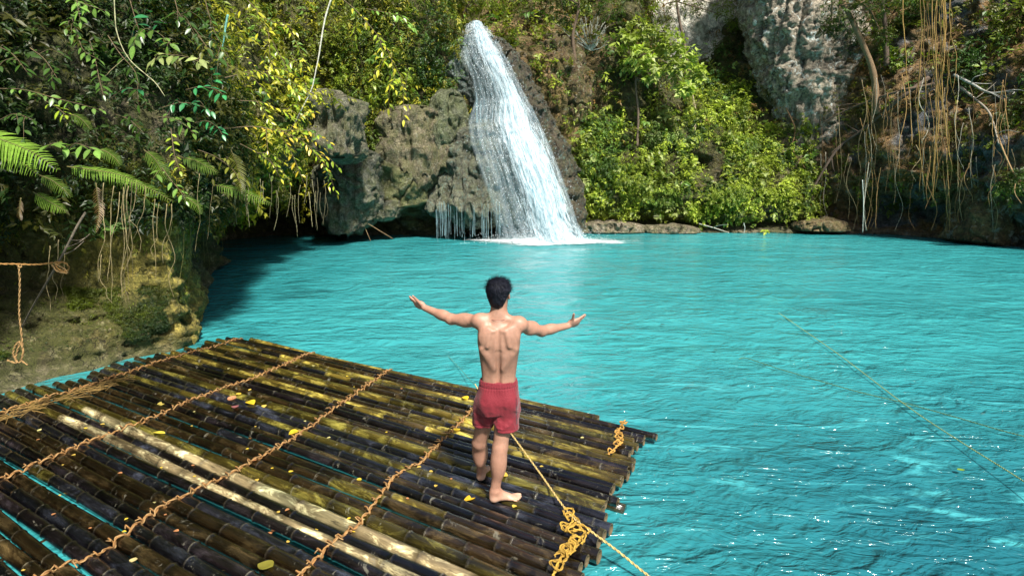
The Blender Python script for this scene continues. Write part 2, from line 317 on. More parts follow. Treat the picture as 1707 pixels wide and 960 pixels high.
# rock colours by place, painted sun and shade included: pale tufa at the waterline, orange stain on the right wall
zz = G[..., 2]; nn = fbm(G * .35, 3, 21); n4 = fbm(G * .8, 3, 33)
right = smooth01((G[..., 0] - 14) / 3)
tc = tc * (1 - (right * smooth01((n4 - .05) * 6))[..., None]) + np.array(BLU) * (right * smooth01((n4 - .05) * 6))[..., None]
low = smooth01((.35 - zz) / .3) * (zz > -.3)
tc = tc * (1 - .7 * low[..., None]) + np.array([.33, .30, .22]) * .7 * low[..., None]
dark_band = smooth01((zz - .5) / .4) * smooth01((2.3 - zz) / .6) * (1 - .7 * right) * np.where(near, .75, .55)[:, None]  # darker band low on the cliffs, weaker on the right wall
tc = tc * (1 - dark_band[..., None]) + np.array(DRK) * dark_band[..., None]
nose = smooth01(1.6 - np.hypot(G[..., 0] + 5.5, G[..., 1] - 9.9) / 1.9) * smooth01((3.2 - zz) / .6)  # yellow rock, lightened in its tint to look sunlit
tc = tc * (1 - nose[..., None]) + np.array([.60, .50, .11]) * nose[..., None]
deep_shade = smooth01((zz - 2.1) / .4) * smooth01((8.9 - G[..., 1]) / 1) * (G[..., 0] < -2) * .9 * (1 - nose)  # deep shade behind the near left leaves, painted into the rock tint
tc = tc * (1 - deep_shade[..., None]) + np.array([.020, .018, .010]) * deep_shade[..., None]
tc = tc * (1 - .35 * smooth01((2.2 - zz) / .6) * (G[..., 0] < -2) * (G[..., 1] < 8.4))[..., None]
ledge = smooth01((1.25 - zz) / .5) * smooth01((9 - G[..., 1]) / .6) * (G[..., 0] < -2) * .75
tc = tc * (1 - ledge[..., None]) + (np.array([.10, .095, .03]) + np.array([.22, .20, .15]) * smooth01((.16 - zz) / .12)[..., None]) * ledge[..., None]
M_cliff = mat_rock('cliff rock', 1.2, moss_amt=.42, bd=.3, lich_amt=.3)
M_right = mat_rock('root hung rock', 1.3, moss=(.07, .06, .01), moss_amt=.22, bd=.3, lich=(.36, .38, .34), lich_amt=.6)
M_bank = mat_rock('bank rock', 3.6, moss=(.05, .06, .006), moss_amt=.5, bd=.08, lich=(.42, .38, .20), lich_amt=.6, streak=False)
# split in three pieces of terrain that share edges
cut1 = int(np.argmax(ss > dseg[10])); cut2 = int(np.argmax(ss > dseg[19]))
for nm, a, b_ in (('left_bank', 0, cut1), ('back_cliff', cut1 - 1, cut2), ('right_cliff', cut2 - 1, nu)):
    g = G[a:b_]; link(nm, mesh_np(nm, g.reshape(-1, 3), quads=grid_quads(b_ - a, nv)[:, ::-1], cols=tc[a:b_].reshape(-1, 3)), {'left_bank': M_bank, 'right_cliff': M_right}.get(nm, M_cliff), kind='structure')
bvh = BVHTree.FromPolygons([Vector(v) for v in CV.tolist()], CQ.tolist())
def hit(px, py):
    d = at(px, py, Y=10.) - np.array([0, 0, H]); r = bvh.ray_cast(Vector((0, 0, H)), Vector(d).normalized(), 200)
    if r[0] is None: return None, None
    n = np.array(r[1]); 
    if np.dot(n, d) > 0: n = -n
    return np.array(r[0]), n
# far pale limestone face above the rim
def slab_cliff(name, px0, px1, Y, zlo, zhi, col, label, lean=.25, seed=0, mat=None):
    x0 = at(px0, 100, Y=Y)[0]; x1 = at(px1, 100, Y=Y)[0]; n_u = int((x1 - x0) / .2) + 2; n_v = int((zhi - zlo) / .2) + 2
    U, W = np.meshgrid(np.linspace(x0, x1, n_u), np.linspace(zlo, zhi, n_v), indexing='ij')
    P = np.stack([U, Y + (W - zlo) * lean, W], -1); P[..., 1] -= 1.1 * fbm(P * .4, 4, seed) + .3 * rid(P * [1.2, 1.2, .7], seed + 3)
    c = np.broadcast_to(np.array(col), P.shape)
    return link(name, mesh_np(name, P.reshape(-1, 3), quads=grid_quads(n_u, n_v), cols=c.reshape(-1, 3)), mat or M_cliff, kind='structure')
M_lime = mat_rock('pale limestone', .8, moss_amt=.18, bd=.2, lich=(.75, .73, .66), lich_amt=.9)
slab_cliff('limestone_face', 1030, 1330, 34.5, 7.5, 17, (.80, .78, .70), '', .2, 40, M_lime)
# ------------------------------------------------------------------ rock masses that stand out of the cliff
M_tufa = mat_rock('tufa rock', 2.4, moss=(.08, .10, .015), moss_amt=.34, bd=.18, lich=(.44, .44, .32), lich_amt=.6)
M_wet = mat_rock('wet rock', 2.6, moss=(.10, .14, .02), moss_amt=.12, rough=.35, bd=.12, lich=(.16, .30, .28), lich_amt=.5)
def rockmass(name, rows, Y, depth, col, label, cat='rock', flute=.18, rough_=.34, mat=None, seed=0, fringe=.0, group=None):
    """lofted boulder: rows = (photo y, left x, right x) from top to bottom, at forward distance Y (number or per-row list)"""
    Ys = Y if hasattr(Y, '__len__') else [Y] * len(rows); pts = []
    for (py, xl, xr), y in zip(rows, Ys): a, b_ = at(xl, py, Y=y), at(xr, py, Y=y); pts.append([a[2], (a[0] + b_[0]) / 2, y + depth * .0, (b_[0] - a[0]) / 2])
    pts = np.array(pts)[::-1]; z0, z1 = pts[0, 0], pts[-1, 0]; nz = max(30, int((z1 - z0) / .045)); Z = np.linspace(z0, z1, nz)
    g = [np.interp(Z, pts[:, 0], pts[:, i]) for i in (1, 2, 3)]
    e = np.linspace(0, 1, nz); env = np.clip(np.minimum(e, 1 - e) * 9, 0, 1) ** .5
    na = 190; a = np.linspace(0, 2 * np.pi, na + 1); D = depth * (.55 + .45 * env)
    X = g[0][:, None] + (g[2] * (.25 + .75 * env))[:, None] * np.sign(np.cos(a)) * np.abs(np.cos(a)) ** .8; Yy = (g[1] + depth)[:, None] - D[:, None] * np.sign(np.sin(a)) * np.abs(np.sin(a)) ** .8
    P = np.stack([X, Yy, np.broadcast_to(Z[:, None], X.shape)], -1); P[:, -1] = P[:, 0]
    nr = np.stack([np.cos(a) * np.ones((nz, 1)), -np.sin(a) * np.ones((nz, 1)), 0 * X], -1)
    s = seed * 7.7
    Pn = P + s; w_ = P[..., 2:3] * 0
    d = rough_ * 1.5 * fbm(Pn * .9, 3, 1) + rough_ * .55 * rid(Pn * [1.7, 1.7, .9], 4) + (flute * 1.5 + .05) * rid(Pn * [2.6, 2.6, .30], 6) + flute * .8 * rid(Pn * [6, 6, .9], 7) + .035 * rid(Pn * [14, 14, 3], 11) + .10 * fbm(Pn * 4, 3, 9) - .20 * np.exp(-(fbm(Pn * [1.5, 1.5, .6], 3, 43) / .055) ** 2)
    P = P + nr * d[..., None]; P[..., 2] += .16 * fbm(Pn * [1.8, 1.8, .3], 3, 5) * (1 - env[:, None]) * 2 - fringe * np.abs(rid(Pn * [3.2, 3.2, .1], 8)) * (1 - e[:, None]) ** 5
    P[:, -1] = P[:, 0]; n = nz * (na + 1); V = np.concatenate([P.reshape(-1, 3), [P[0].mean(0)], [P[-1].mean(0)]]); k = np.arange(na)
    T = np.concatenate([np.stack([k + 1, k, np.full(na, n)], 1), np.stack([(nz - 1) * (na + 1) + k, (nz - 1) * (na + 1) + k + 1, np.full(na, n + 1)], 1)])
    c = np.tile(np.array(col, float), (len(V), 1)); c *= (1 + .35 * fbm(V * 1.1 + s, 3, 2))[:, None]
    me = mesh_np(name, V, quads=grid_quads(nz, na + 1)[:, ::-1], tris=T[:, ::-1], cols=np.clip(c, 0.01, .8))
    return solo(name, me, mat or M_tufa, label, cat, group)
WF = 'rock_outcrop'
rockmass(WF, [(148, 530, 556), (160, 512, 572), (185, 504, 580), (215, 504, 580), (245, 515, 578), (268, 545, 572)], 20.5, 1.0, (.23, .22, .16), 'rounded grey boulder sticking out of the yellow foliage left of the waterfall', seed=1, flute=.10)
rockmass(WF, [(172, 660, 722), (195, 648, 735), (230, 640, 738), (262, 650, 735), (285, 672, 715)], 25.2, .9, (.26, .23, .15), 'curtain of grey brown flowstone hanging under the green moss', seed=2, fringe=.9)
rockmass(WF, [(250, 562, 598), (285, 545, 612), (320, 534, 614), (350, 538, 602), (373, 552, 582)], 23.8, .9, (.19, .20, .16), 'blue grey lobed rock hanging just above the water by the dark hollow', seed=3, fringe=.6, rough_=.4)
rockmass(WF, [(268, 612, 650), (290, 604, 690), (318, 602, 706), (338, 610, 698), (352, 625, 660)], 25.0, .9, (.24, .25, .12), 'mossy knobbly rock ledge between the blue grey rock and the cone', seed=4, rough_=.35, flute=.06)
rockmass(WF, [(332, 612, 650), (348, 606, 662), (366, 616, 650)], 24.6, .6, (.22, .22, .16), 'small rounded rock under the mossy ledge just above the water', seed=5, flute=.05)
rockmass(WF, [(150, 735, 752), (165, 724, 760), (195, 720, 766), (225, 722, 760), (262, 728, 745)], 25.4, .7, (.22, .25, .16), 'ribbed pale green rock block left of the dark hollow under the fall lip', seed=6, flute=.08, rough_=.2)
rockmass('travertine_cone', [(200, 768, 850), (215, 752, 872), (250, 738, 895), (290, 726, 915), (322, 716, 930), (340, 718, 935), (352, 740, 938)], [25.6, 25.5, 25.3, 25.1, 24.9, 24.8, 24.9], 1.5, (.18, .19, .14), 'wide grey travertine cone with ragged hanging edge under the waterfall', seed=7, fringe=.9, flute=.14, mat=M_wet)
rockmass('travertine_lip', [(50, 780, 812), (68, 768, 832), (100, 757, 850), (128, 758, 864), (150, 772, 876), (185, 795, 892), (215, 800, 900)], [27.4, 27.1, 26.8, 26.5, 26.4, 26.5, 26.6], 1.2, (.17, .21, .20), 'rounded wet travertine hump carrying the top of the waterfall', seed=8, fringe=.5, flute=.10, mat=M_wet)
rockmass('wet_rock_rib', [(62, 812, 836), (100, 832, 862), (150, 852, 886), (200, 872, 912), (260, 894, 940), (320, 912, 962), (372, 925, 972), (394, 925, 974)], 26.5, 1.0, (.10, .085, .06), 'dark wet rock rib edging the right side of the waterfall', seed=9, flute=.13, rough_=.3, mat=M_wet)
rockmass('rock_pillar', [(-160, 1262, 1470), (0, 1288, 1462), (80, 1300, 1470), (160, 1312, 1478), (220, 1318, 1480), (300, 1325, 1470)], 30.4, 1.9, (.42, .38, .30), 'tall pale blue grey rock pillar below the treetops right of centre', seed=10, flute=.26, rough_=.34, mat=mat_rock('pillar rock', 1.3, moss_amt=.02, bd=.2, lich=(.66, .74, .70), lich_amt=.85))
rockmass('shore_ledge', [(368, 1350, 1412), (376, 1342, 1424), (388, 1345, 1430)], 27.6, 1.0, (.33, .24, .13), 'low brown rock shelf at the waterline by the dark right overhang', seed=11, flute=.02, rough_=.15)
rockmass('shore_ledge', [(371, 975, 1050), (379, 962, 1078), (391, 958, 1085)], 28.0, 1.2, (.42, .36, .27), 'pale tan rock shelf at the waterline right of the waterfall', seed=12, flute=.02, rough_=.12)
rockmass('shore_ledge', [(376, 1090, 1150), (383, 1080, 1172), (391, 1082, 1175)], 28.0, .9, (.36, .31, .22), 'narrow tan rock shelf under the green bank midway along the far shore', seed=13, flute=.02, rough_=.1)
rockmass('rock_outcrop', [(50, 908, 950), (80, 900, 965), (130, 908, 975), (180, 922, 980), (215, 935, 970)], 29.3, .8, (.17, .11, .055), 'rust brown rock bulge right of the waterfall top', seed=14, flute=.06)
rockmass('rock_outcrop', [(285, 1690, 1780), (330, 1672, 1790), (372, 1655, 1800), (404, 1652, 1810), (420, 1660, 1810)], 22.6, 1.5, (.17, .12, .05), 'brown rock nose meeting the water at the right edge', mat=M_right, seed=15, flute=.08, rough_=.35)

# ------------------------------------------------------------------ waterfall
def mat_fall(name, dens, seed, veil=0):
    m, t, b = newmat(name); at_ = N(t, 'ShaderNodeVertexColor', layer_name='tint'); sp = N(t, 'ShaderNodeSeparateColor'); t.links.new(at_.outputs[0], sp.inputs[0])
    s, tt, dn = sp.outputs[0], sp.outputs[1], sp.outputs[2]
    cv = N(t, 'ShaderNodeCombineXYZ'); t.links.new(math_(t, 'MULTIPLY', s, 26), cv.inputs[0]); t.links.new(math_(t, 'MULTIPLY', tt, 5.5), cv.inputs[1]); cv.inputs[2].default_value = seed
    cv2 = N(t, 'ShaderNodeCombineXYZ'); t.links.new(math_(t, 'MULTIPLY', s, 60), cv2.inputs[0]); t.links.new(math_(t, 'MULTIPLY', tt, 34), cv2.inputs[1]); cv2.inputs[2].default_value = seed + 3
    n1 = noise(t, 1, 5, .7, .5, cv.outputs[0]); n2 = noise(t, 1, 4, .75, .3, cv2.outputs[0])
    a = math_(t, 'ADD', math_(t, 'MULTIPLY', n1, .62), math_(t, 'MULTIPLY', n2, .38)); a = math_(t, 'ADD', a, math_(t, 'MULTIPLY', math_(t, 'SUBTRACT', dn, .5), .55))
    al = ramp(t, a, [(.50 - dens * .1, 0), (.59 - dens * .06, .5), (.76, 1)])
    if veil: al = math_(t, 'MAXIMUM', al, math_(t, 'MULTIPLY', ramp(t, dn, [(.02, 0), (.2, 1)]), veil))
    t.links.new(ramp(t, n2, [(.36, (.12, .36, .48)), (.56, (.74, .87, .94))]), b.inputs['Base Color']); b.inputs['Roughness'].default_value = .4; t.links.new(al, b.inputs['Alpha'])
    b.inputs['Subsurface Weight'].default_value = 0; bump(t, b, a, .8, .15); return m
wr = [(39, 780, 806, 27.6), (46, 774, 811, 27.1), (56, 772, 820, 26.6), (75, 768, 834, 26.2), (100, 772, 850, 25.75), (130, 785, 864, 25.45), (165, 792, 882, 25.3), (205, 778, 902, 24.9), (240, 780, 920, 24.5), (280, 795, 936, 24.2), (330, 812, 953, 24.0), (370, 822, 965, 23.9), (402, 832, 985, 23.8)]
def sheet(off, seed, dens_fn, wid=1.0, shift=0):
    ns, nt_ = 90, 170; s = np.linspace(0, 1, ns); tt = np.linspace(0, 1, nt_); r = np.array(wr, float); py = np.interp(tt, np.linspace(0, 1, len(r)), r[:, 0])
    L = np.interp(py, r[:, 0], r[:, 1]); R = np.interp(py, r[:, 0], r[:, 2]); Yd = np.interp(py, r[:, 0], r[:, 3]) + off
    P = np.array([[at(l + (rr_ - l) * (x * wid + shift), p_, Y=y) for x in s] for l, rr_, p_, y in zip(L, R, py, Yd)])
    bul = .45 * (1 - (2 * s - 1) ** 2); P[..., 1] -= bul[None]; tw = np.broadcast_to(tt[:, None], P.shape[:2]); sw = np.broadcast_to(s[None], P.shape[:2])
    P[..., 1] -= .22 * fbm(np.stack([sw * 14, tw * 3, tw * 0 + seed], -1), 4, 3); P[..., 0] += .12 * fbm(np.stack([sw * 5, tw * 9, tw * 0 + seed + 5], -1), 4, 4)
    dn = dens_fn(sw, tw) * smooth01(sw / .08) * smooth01((1 - sw) / .05)
    return mesh_np('water_sheet', P.reshape(-1, 3), quads=grid_quads(nt_, ns), cols=np.stack([sw, tw, dn], -1).reshape(-1, 3))
fall = empty('waterfall', at(905, 400, Y=24), 'white waterfall pouring over the travertine hump into the turquoise pool', 'waterfall')
core = lambda s, t: np.exp(-((s - (.60 + .08 * t)) / (.27 + .08 * t)) ** 2)
part('water_sheet', sheet(.12, 1, lambda s, t: .24 + .52 * core(s, t)), mat_fall('falling water inner', .35, 1.0, .20), fall)
part('water_sheet', sheet(-.08, 2, lambda s, t: .0 + .76 * core(s, t) * (1 - .2 * np.exp(-((t - .42) / .1) ** 2))), mat_fall('falling water mid', .30, 7.0), fall)
part('water_sheet', sheet(-.30, 3, lambda s, t: -.1 + .72 * np.exp(-((s - .68) / .20) ** 2)), mat_fall('falling water outer', .15, 13.0), fall)
# droplets round the sheet
m, t, b = newmat('water drops'); b.inputs['Base Color'].default_value = (.85, .92, .95, 1); b.inputs['Roughness'].default_value = .2; M_drop = m
g = np.random.default_rng(3); mb = MB(); r = np.array(wr, float); nd = 4200; tt = g.random(nd) ** .8; py = np.interp(tt, np.linspace(0, 1, len(r)), r[:, 0]); L = np.interp(py, r[:, 0], r[:, 1]); R = np.interp(py, r[:, 0], r[:, 2])
x = g.normal(.56, .27, nd); x = np.where((x < -.05) | (x > 1.06), g.uniform(.2, 1, nd), x); Yd = np.interp(py, r[:, 0], r[:, 3]) - g.uniform(.0, .7, nd)
C_ = np.array([at(l + (q - l) * xx, p_, Y=y) for l, q, xx, p_, y in zip(L, R, x, py, Yd)]); sz = g.uniform(.004, .013, nd)[:, None]
o4 = np.array([[1, 0, 0], [-.5, .8, 0], [-.5, -.8, 0], [0, 0, 2.6], [0, 0, -2.2]]); Vd = (C_[:, None] + o4[None] * sz[:, None]).reshape(-1, 3); k5 = np.arange(nd)[:, None, None] * 5
Td = (k5 + np.array([[0, 1, 3], [1, 2, 3], [2, 0, 3], [1, 0, 4], [2, 1, 4], [0, 2, 4]])[None]).reshape(-1, 3)
o = part('water_drops', mesh_np('water_drops', Vd, tris=Td, cols=np.ones((len(Vd), 3))), M_drop, fall); o['kind'] = 'stuff'
# thin trickles under the cone edge and the left rocks
mb = MB()
for px, p0, p1, Y in [(g.uniform(722, 838), g.uniform(335, 350), g.uniform(388, 404), 24.6 + g.uniform(-.5, .3)) for _ in range(46)] + [(g.uniform(552, 585), 365, g.uniform(385, 400), 23.9) for _ in range(6)] + [(g.uniform(792, 812), g.uniform(150, 175), 205, 25.6) for _ in range(14)]:
    a = at(px, p0, Y=Y); zb = max(.0, at(px, p1, Y=Y)[2]); n = 9; P = np.stack([a[0] + g.normal(0, .012, n).cumsum() * .4, np.full(n, a[1]), np.linspace(a[2], zb, n)], 1); tube(mb, P, g.uniform(.003, .010) * (.4 + g.random(n)), 4, (1, 1, 1), cap=False)
m, t, b = newmat('trickle'); b.inputs['Base Color'].default_value = (.42, .62, .68, 1); b.inputs['Roughness'].default_value = .2; b.inputs['Alpha'].default_value = .45
part('trickle', mb.mesh('trickle'), m, fall)['kind'] = 'stuff'
# foam on the pool where the fall lands
nx, ny = 150, 60; cx0 = at(905, 404, z=.0); U, W = np.meshgrid(np.linspace(-1, 1, nx), np.linspace(-1, 1, ny), indexing='ij')
P = np.stack([cx0[0] + U * 3.9 + .45, cx0[1] + .5 + W * 2.0, 0 * U], -1); rad = np.hypot((U + .05), W); nz2 = fbm(P * [.9, 1.4, 1], 4, 31)
body = np.exp(-((P[..., 0] - at(915, 400, Y=24)[0]) / 1.5) ** 2 - ((P[..., 1] - 24.1) / .6) ** 2)
P[..., 2] = .012 + .30 * body * (.6 + .9 * np.abs(fbm(P * 3, 3, 4))) + .02 * np.clip(nz2, 0, 1)
dn = np.clip(1.0 - rad + .5 * nz2 + .8 * body, 0, 1)
m, t, b = newmat('foam'); ti = tint(t); n1 = noise(t, 5, 6, .75, .3, pos(t, 1, 2.4, 1)); a = math_(t, 'ADD', math_(t, 'MULTIPLY', n1, .6), math_(t, 'MULTIPLY', N(t, 'ShaderNodeRGBToBW').outputs[0], 0))
bw = N(t, 'ShaderNodeRGBToBW'); t.links.new(ti, bw.inputs[0]); a = math_(t, 'ADD', math_(t, 'MULTIPLY', n1, .7), math_(t, 'MULTIPLY', bw.outputs[0], .5))
b.inputs['Base Color'].default_value = (.80, .90, .92, 1); b.inputs['Roughness'].default_value = .6; t.links.new(ramp(t, a, [(.42, 0), (.62, 1)]), b.inputs['Alpha']); M_foam = m
part('foam', mesh_np('foam', P.reshape(-1, 3), quads=grid_quads(nx, ny), cols=np.repeat(dn.reshape(-1, 1), 3, 1)), M_foam, fall)
# spray lumps at the foot
mb = MB(); ns = 7500; c0 = at(905, 400, Y=23.9); ang_ = g.random(ns) * 6.28; q = np.stack([c0[0] + g.normal(.15, .95, ns), c0[1] + g.normal(-.1, .3, ns), np.abs(g.normal(0, .34, ns)) * g.random(ns)], 1); sz = g.uniform(.005, .016, ns)[:, None]
Vd = (q[:, None] + o4[None] * [1, 1, .5] * sz[:, None]).reshape(-1, 3); k5 = np.arange(ns)[:, None, None] * 5; Td = (k5 + np.array([[0, 1, 3], [1, 2, 3], [2, 0, 3], [1, 0, 4], [2, 1, 4], [0, 2, 4]])[None]).reshape(-1, 3)
part('splash', mesh_np('splash', Vd, tris=Td, cols=np.ones((len(Vd), 3))), M_drop, fall)['kind'] = 'stuff'
# ------------------------------------------------------------------ bamboo raft
UD = np.array([.857, -.515]); VD = np.array([-.515, -.857]); RC = (-5.0, -3.0)   # raft axes: u along the poles, v toward the near side
def uv(u, v, z=0.0): q = u * UD + v * VD; return np.array([q[0], q[1], z])
def to_uv(x, y): return x * UD[0] + y * UD[1], x * VD[0] + y * VD[1]
m, t, b = newmat('wet bamboo'); tc_ = N(t, 'ShaderNodeTexCoord'); mp = N(t, 'ShaderNodeMapping'); mp.inputs['Scale'].default_value = (.12, 1, 1)
t.links.new(tc_.outputs['Object'], mp.inputs[0]); q = mp.outputs[0]; q1 = tc_.outputs['Object']
n1 = noise(t, 9, 6, .7, .4, q); n2 = noise(t, 42, 5, .7, 0, q); mp3 = N(t, 'ShaderNodeMapping'); mp3.inputs['Scale'].default_value = (.4, 1, 1); t.links.new(q1, mp3.inputs[0]); n3 = noise(t, 7, 6, .72, .6, mp3.outputs[0]); ti = tint(t)
c = mix(t, 1, ti, ramp(t, n1, [(.3, .2), (.5, .9), (.68, 2.3)]), 'MULTIPLY')
c = mix(t, ramp(t, n3, [(.38, .0), (.50, .9)]), c, mix(t, 1, c, (.16, .13, .12), 'MULTIPLY'))
c = mix(t, ramp(t, noise(t, 7, 7, .75, .5, q1), [(.61, 0), (.66, .5)]), c, (.26, .25, .19))
c = mix(t, ramp(t, n2, [(.30, .8), (.42, 0)]), c, (.008, .007, .008))
t.links.new(c, b.inputs['Base Color']); t.links.new(ramp(t, n3, [(.35, .30), (.6, .10)]), b.inputs['Roughness'])
b.inputs['IOR'].default_value = 1.6; b.inputs['Coat Weight'].default_value = .9; b.inputs['Coat Roughness'].default_value = .10; b.inputs['Coat IOR'].default_value = 1.6
bump(t, b, math_(t, 'ADD', n1, math_(t, 'MULTIPLY', n2, .7)), .8, .012); M_bam = m
M_cut = mat_tinted('bamboo cut end', .6, 60, .5, 1.2)
M_rope = mat_tinted('rope fibre', .8, 220, .55, 1.35, .002)
raft = empty('bamboo_raft', (*uv(*RC)[:2], 0), 'large floating raft of dark wet bamboo poles under the standing man', 'raft')
ang = math.atan2(-.515, .857); raft.rotation_euler = (0, 0, ang)
def loc(P):
    """world (n,3) -> raft local"""
    P = np.asarray(P, float); d = P[..., :2] - uv(*RC)[:2]
    return np.stack([d[..., 0] * UD[0] + d[..., 1] * UD[1], -(d[..., 0] * VD[0] + d[..., 1] * VD[1]), P[..., 2]], -1)
CREAM = np.array([.90, .78, .42]); YEL = np.array([.38, .31, .06]); BRO = np.array([.050, .034, .013]); BLK = np.array([.014, .011, .013]); SLT = np.array([.024, .027, .038]); OLI = np.array([.12, .105, .02])
WHITE = (-2.44, -2.66); poles = []; v = -5.47; rr = np.random.default_rng(5)
while v < -.55:
    d = rr.uniform(.072, .100) + (.012 if v > -3.9 else -.006)
    gap = rr.choice([.0, .004, .01, .03], p=[.32, .32, .27, .09])
    poles.append([v + d / 2, d / 2]); v += d + gap
white_i = [int(np.argmin([abs(q_[0] - w_) for q_ in poles])) for w_ in WHITE]
for i, (vc, r) in enumerate(poles):
    uL = -8.52 + rr.uniform(-.16, .16); uR = -1.6 + (vc + 5.0) * .16 + rr.uniform(-.07, .05)
    if i == 1: uR += .16
    if i == 0: uL += .35; uR -= .45
    n = 110; u = np.linspace(uL, uR, n); s = np.linspace(0, 1, n); ph = rr.uniform(0, 6.28)
    vv = vc + .012 * np.sin(s * 5 + ph) + .010 * np.sin(s * 11 + 2 * ph); zc = .098 - r + .012 * np.sin(s * 4 + ph * 3) + rr.uniform(-.008, .006)
    if vc > -2.3: zc = zc - .012 * smooth01((vc + 2.3) / .8)
    nodes = []; x = uL + rr.uniform(.1, .35)
    while x < uR: nodes.append(x); x += rr.uniform(.34, .62)
    # put a ring of samples at every node
    u = np.sort(np.concatenate([u, np.array(nodes), np.array(nodes) - .012, np.array(nodes) + .012])); s = (u - uL) / (uR - uL); n = len(u)
    vv = vc + .012 * np.sin(s * 5 + ph) + .010 * np.sin(s * 11 + 2 * ph); zc = .098 - r + .010 * np.sin(s * 4 + ph * 3) + rr.uniform(-.006, .004) - .014 * smooth01((vc + 2.4) / .8)
    taper = (1.0 + .10 * (s - .5) * rr.choice([-1, 1])); nd = np.min(np.abs(u[:, None] - np.array(nodes)[None]), 1)
    rad = r * taper * (1 + .11 * np.exp(-(nd / .009) ** 2) - .03 * np.exp(-(nd / .06) ** 2))
    base = [BRO, BLK, SLT, OLI * 1.4, YEL * .8][rr.choice(5, p=[.28, .25, .15, .22, .10])]
    if vc < -3.8: base = [BRO * 1.2, OLI * 1.6, BLK, YEL][rr.choice(4, p=[.32, .28, .22, .18])]
    if i in white_i: base = CREAM
    elif abs(vc + 3.7) < .06: base = SLT * 1.3
    elif vc > -2.2: base = [BLK, SLT * .7, BRO * .8][rr.choice(3)]
    seg_id = np.searchsorted(np.array(nodes), u); tone = rr.uniform(.55, 1.5, len(nodes) + 2); alt = [BRO, OLI, YEL, SLT, BLK]
    pick = rr.random(len(nodes) + 2) < .06; ai = rr.integers(0, 5, len(nodes) + 2)
    col = np.array([(alt[ai[k]] if pick[k] and base is not CREAM else base) * tone[k] * (1 if base is not CREAM else .9) for k in seg_id])
    if base is CREAM: col = np.where(((u < -7.2) | (u > -1.9))[:, None], OLI, col)
    col = np.clip(np.where((nd < .009)[:, None], col * .4 + [.09, .085, .06], np.where((nd < .05)[:, None], col * .55, col)), 0, .95)
    P = np.stack([u - RC[0], -(vv - RC[1]), zc], -1)
    mb = MB(); tube(mb, P, rad, 14, col, cap=False)
    me = mb.mesh('bamboo_pole'); po = link('bamboo_pole', me, M_bam, raft)
    if base is CREAM: po['label'] = 'pole with bleached cream bark'
    # hollow cut ends: wall ring and dark inside
    for e, sg in ((0, -1), (-1, 1)):
        a = np.linspace(0, 2 * np.pi, 14, endpoint=False); ring = lambda f, dx: np.stack([np.full(14, P[e, 0] + dx * sg), P[e, 1] + rad[e] * f * np.cos(a), P[e, 2] + rad[e] * f * np.sin(a)], 1)
        Vv = np.concatenate([ring(1, 0), ring(.80, .002), ring(.74, -.05), [[P[e, 0] - .05 * sg, P[e, 1], P[e, 2]]]])
        k = np.arange(14); k1 = (k + 1) % 14; Q = np.concatenate([np.stack([k, k1, 14 + k1, 14 + k], 1), np.stack([14 + k, 14 + k1, 28 + k1, 28 + k], 1)])
        cc = np.array([[.16, .12, .06]] * 28 + [[.01, .01, .01]] * 15)
        link('cut_end', mesh_np('cut_end', Vv, quads=Q, tris=np.stack([28 + k, 28 + k1, np.full(14, 42)], 1), cols=cc), M_cut, po)
    poles[i] += [uL, uR, ph]
def top_z(u, v):
    z = .02
    for vc, r, uL, uR, ph in poles:
        s = (u - uL) / (uR - uL)
        if 0 <= s <= 1:
            vv = vc + .012 * math.sin(s * 5 + ph) + .010 * math.sin(s * 11 + 2 * ph); dv = abs(v - vv)
            if dv < r: z = max(z, .098 - r + .010 * math.sin(s * 4 + ph * 3) - .014 * float(smooth01((vc + 2.4) / .8)) + math.sqrt(r * r - dv * dv))
    return z
ROPE_C = np.array([.27, .135, .04]); ROPE_Y = np.array([.46, .28, .04]); ROPE_P = np.array([.38, .23, .09])
def strands(mb, path, r, col, twist=60, k=2, seg=6):
    P = np.asarray(path, float); d = np.concatenate([[0], np.cumsum(np.linalg.norm(np.diff(P, axis=0), axis=1))])
    n = max(8, int(d[-1] / max(.006, r * .9))); n = min(n, 2600); u = np.linspace(0, d[-1], n); Q = np.stack([np.interp(u, d, P[:, i]) for i in range(3)], 1)
    T = norm(np.gradient(Q, axis=0)); ref = np.array([.1, .2, 1.]); S = norm(np.cross(T, ref)); B = np.cross(T, S)
    for j in range(k):
        a = u * twist + 2 * np.pi * j / k
        tube(mb, Q + r * .52 * (np.cos(a)[:, None] * S + np.sin(a)[:, None] * B), r * .55, seg, col * (.8 + .35 * j / max(1, k - 1)))
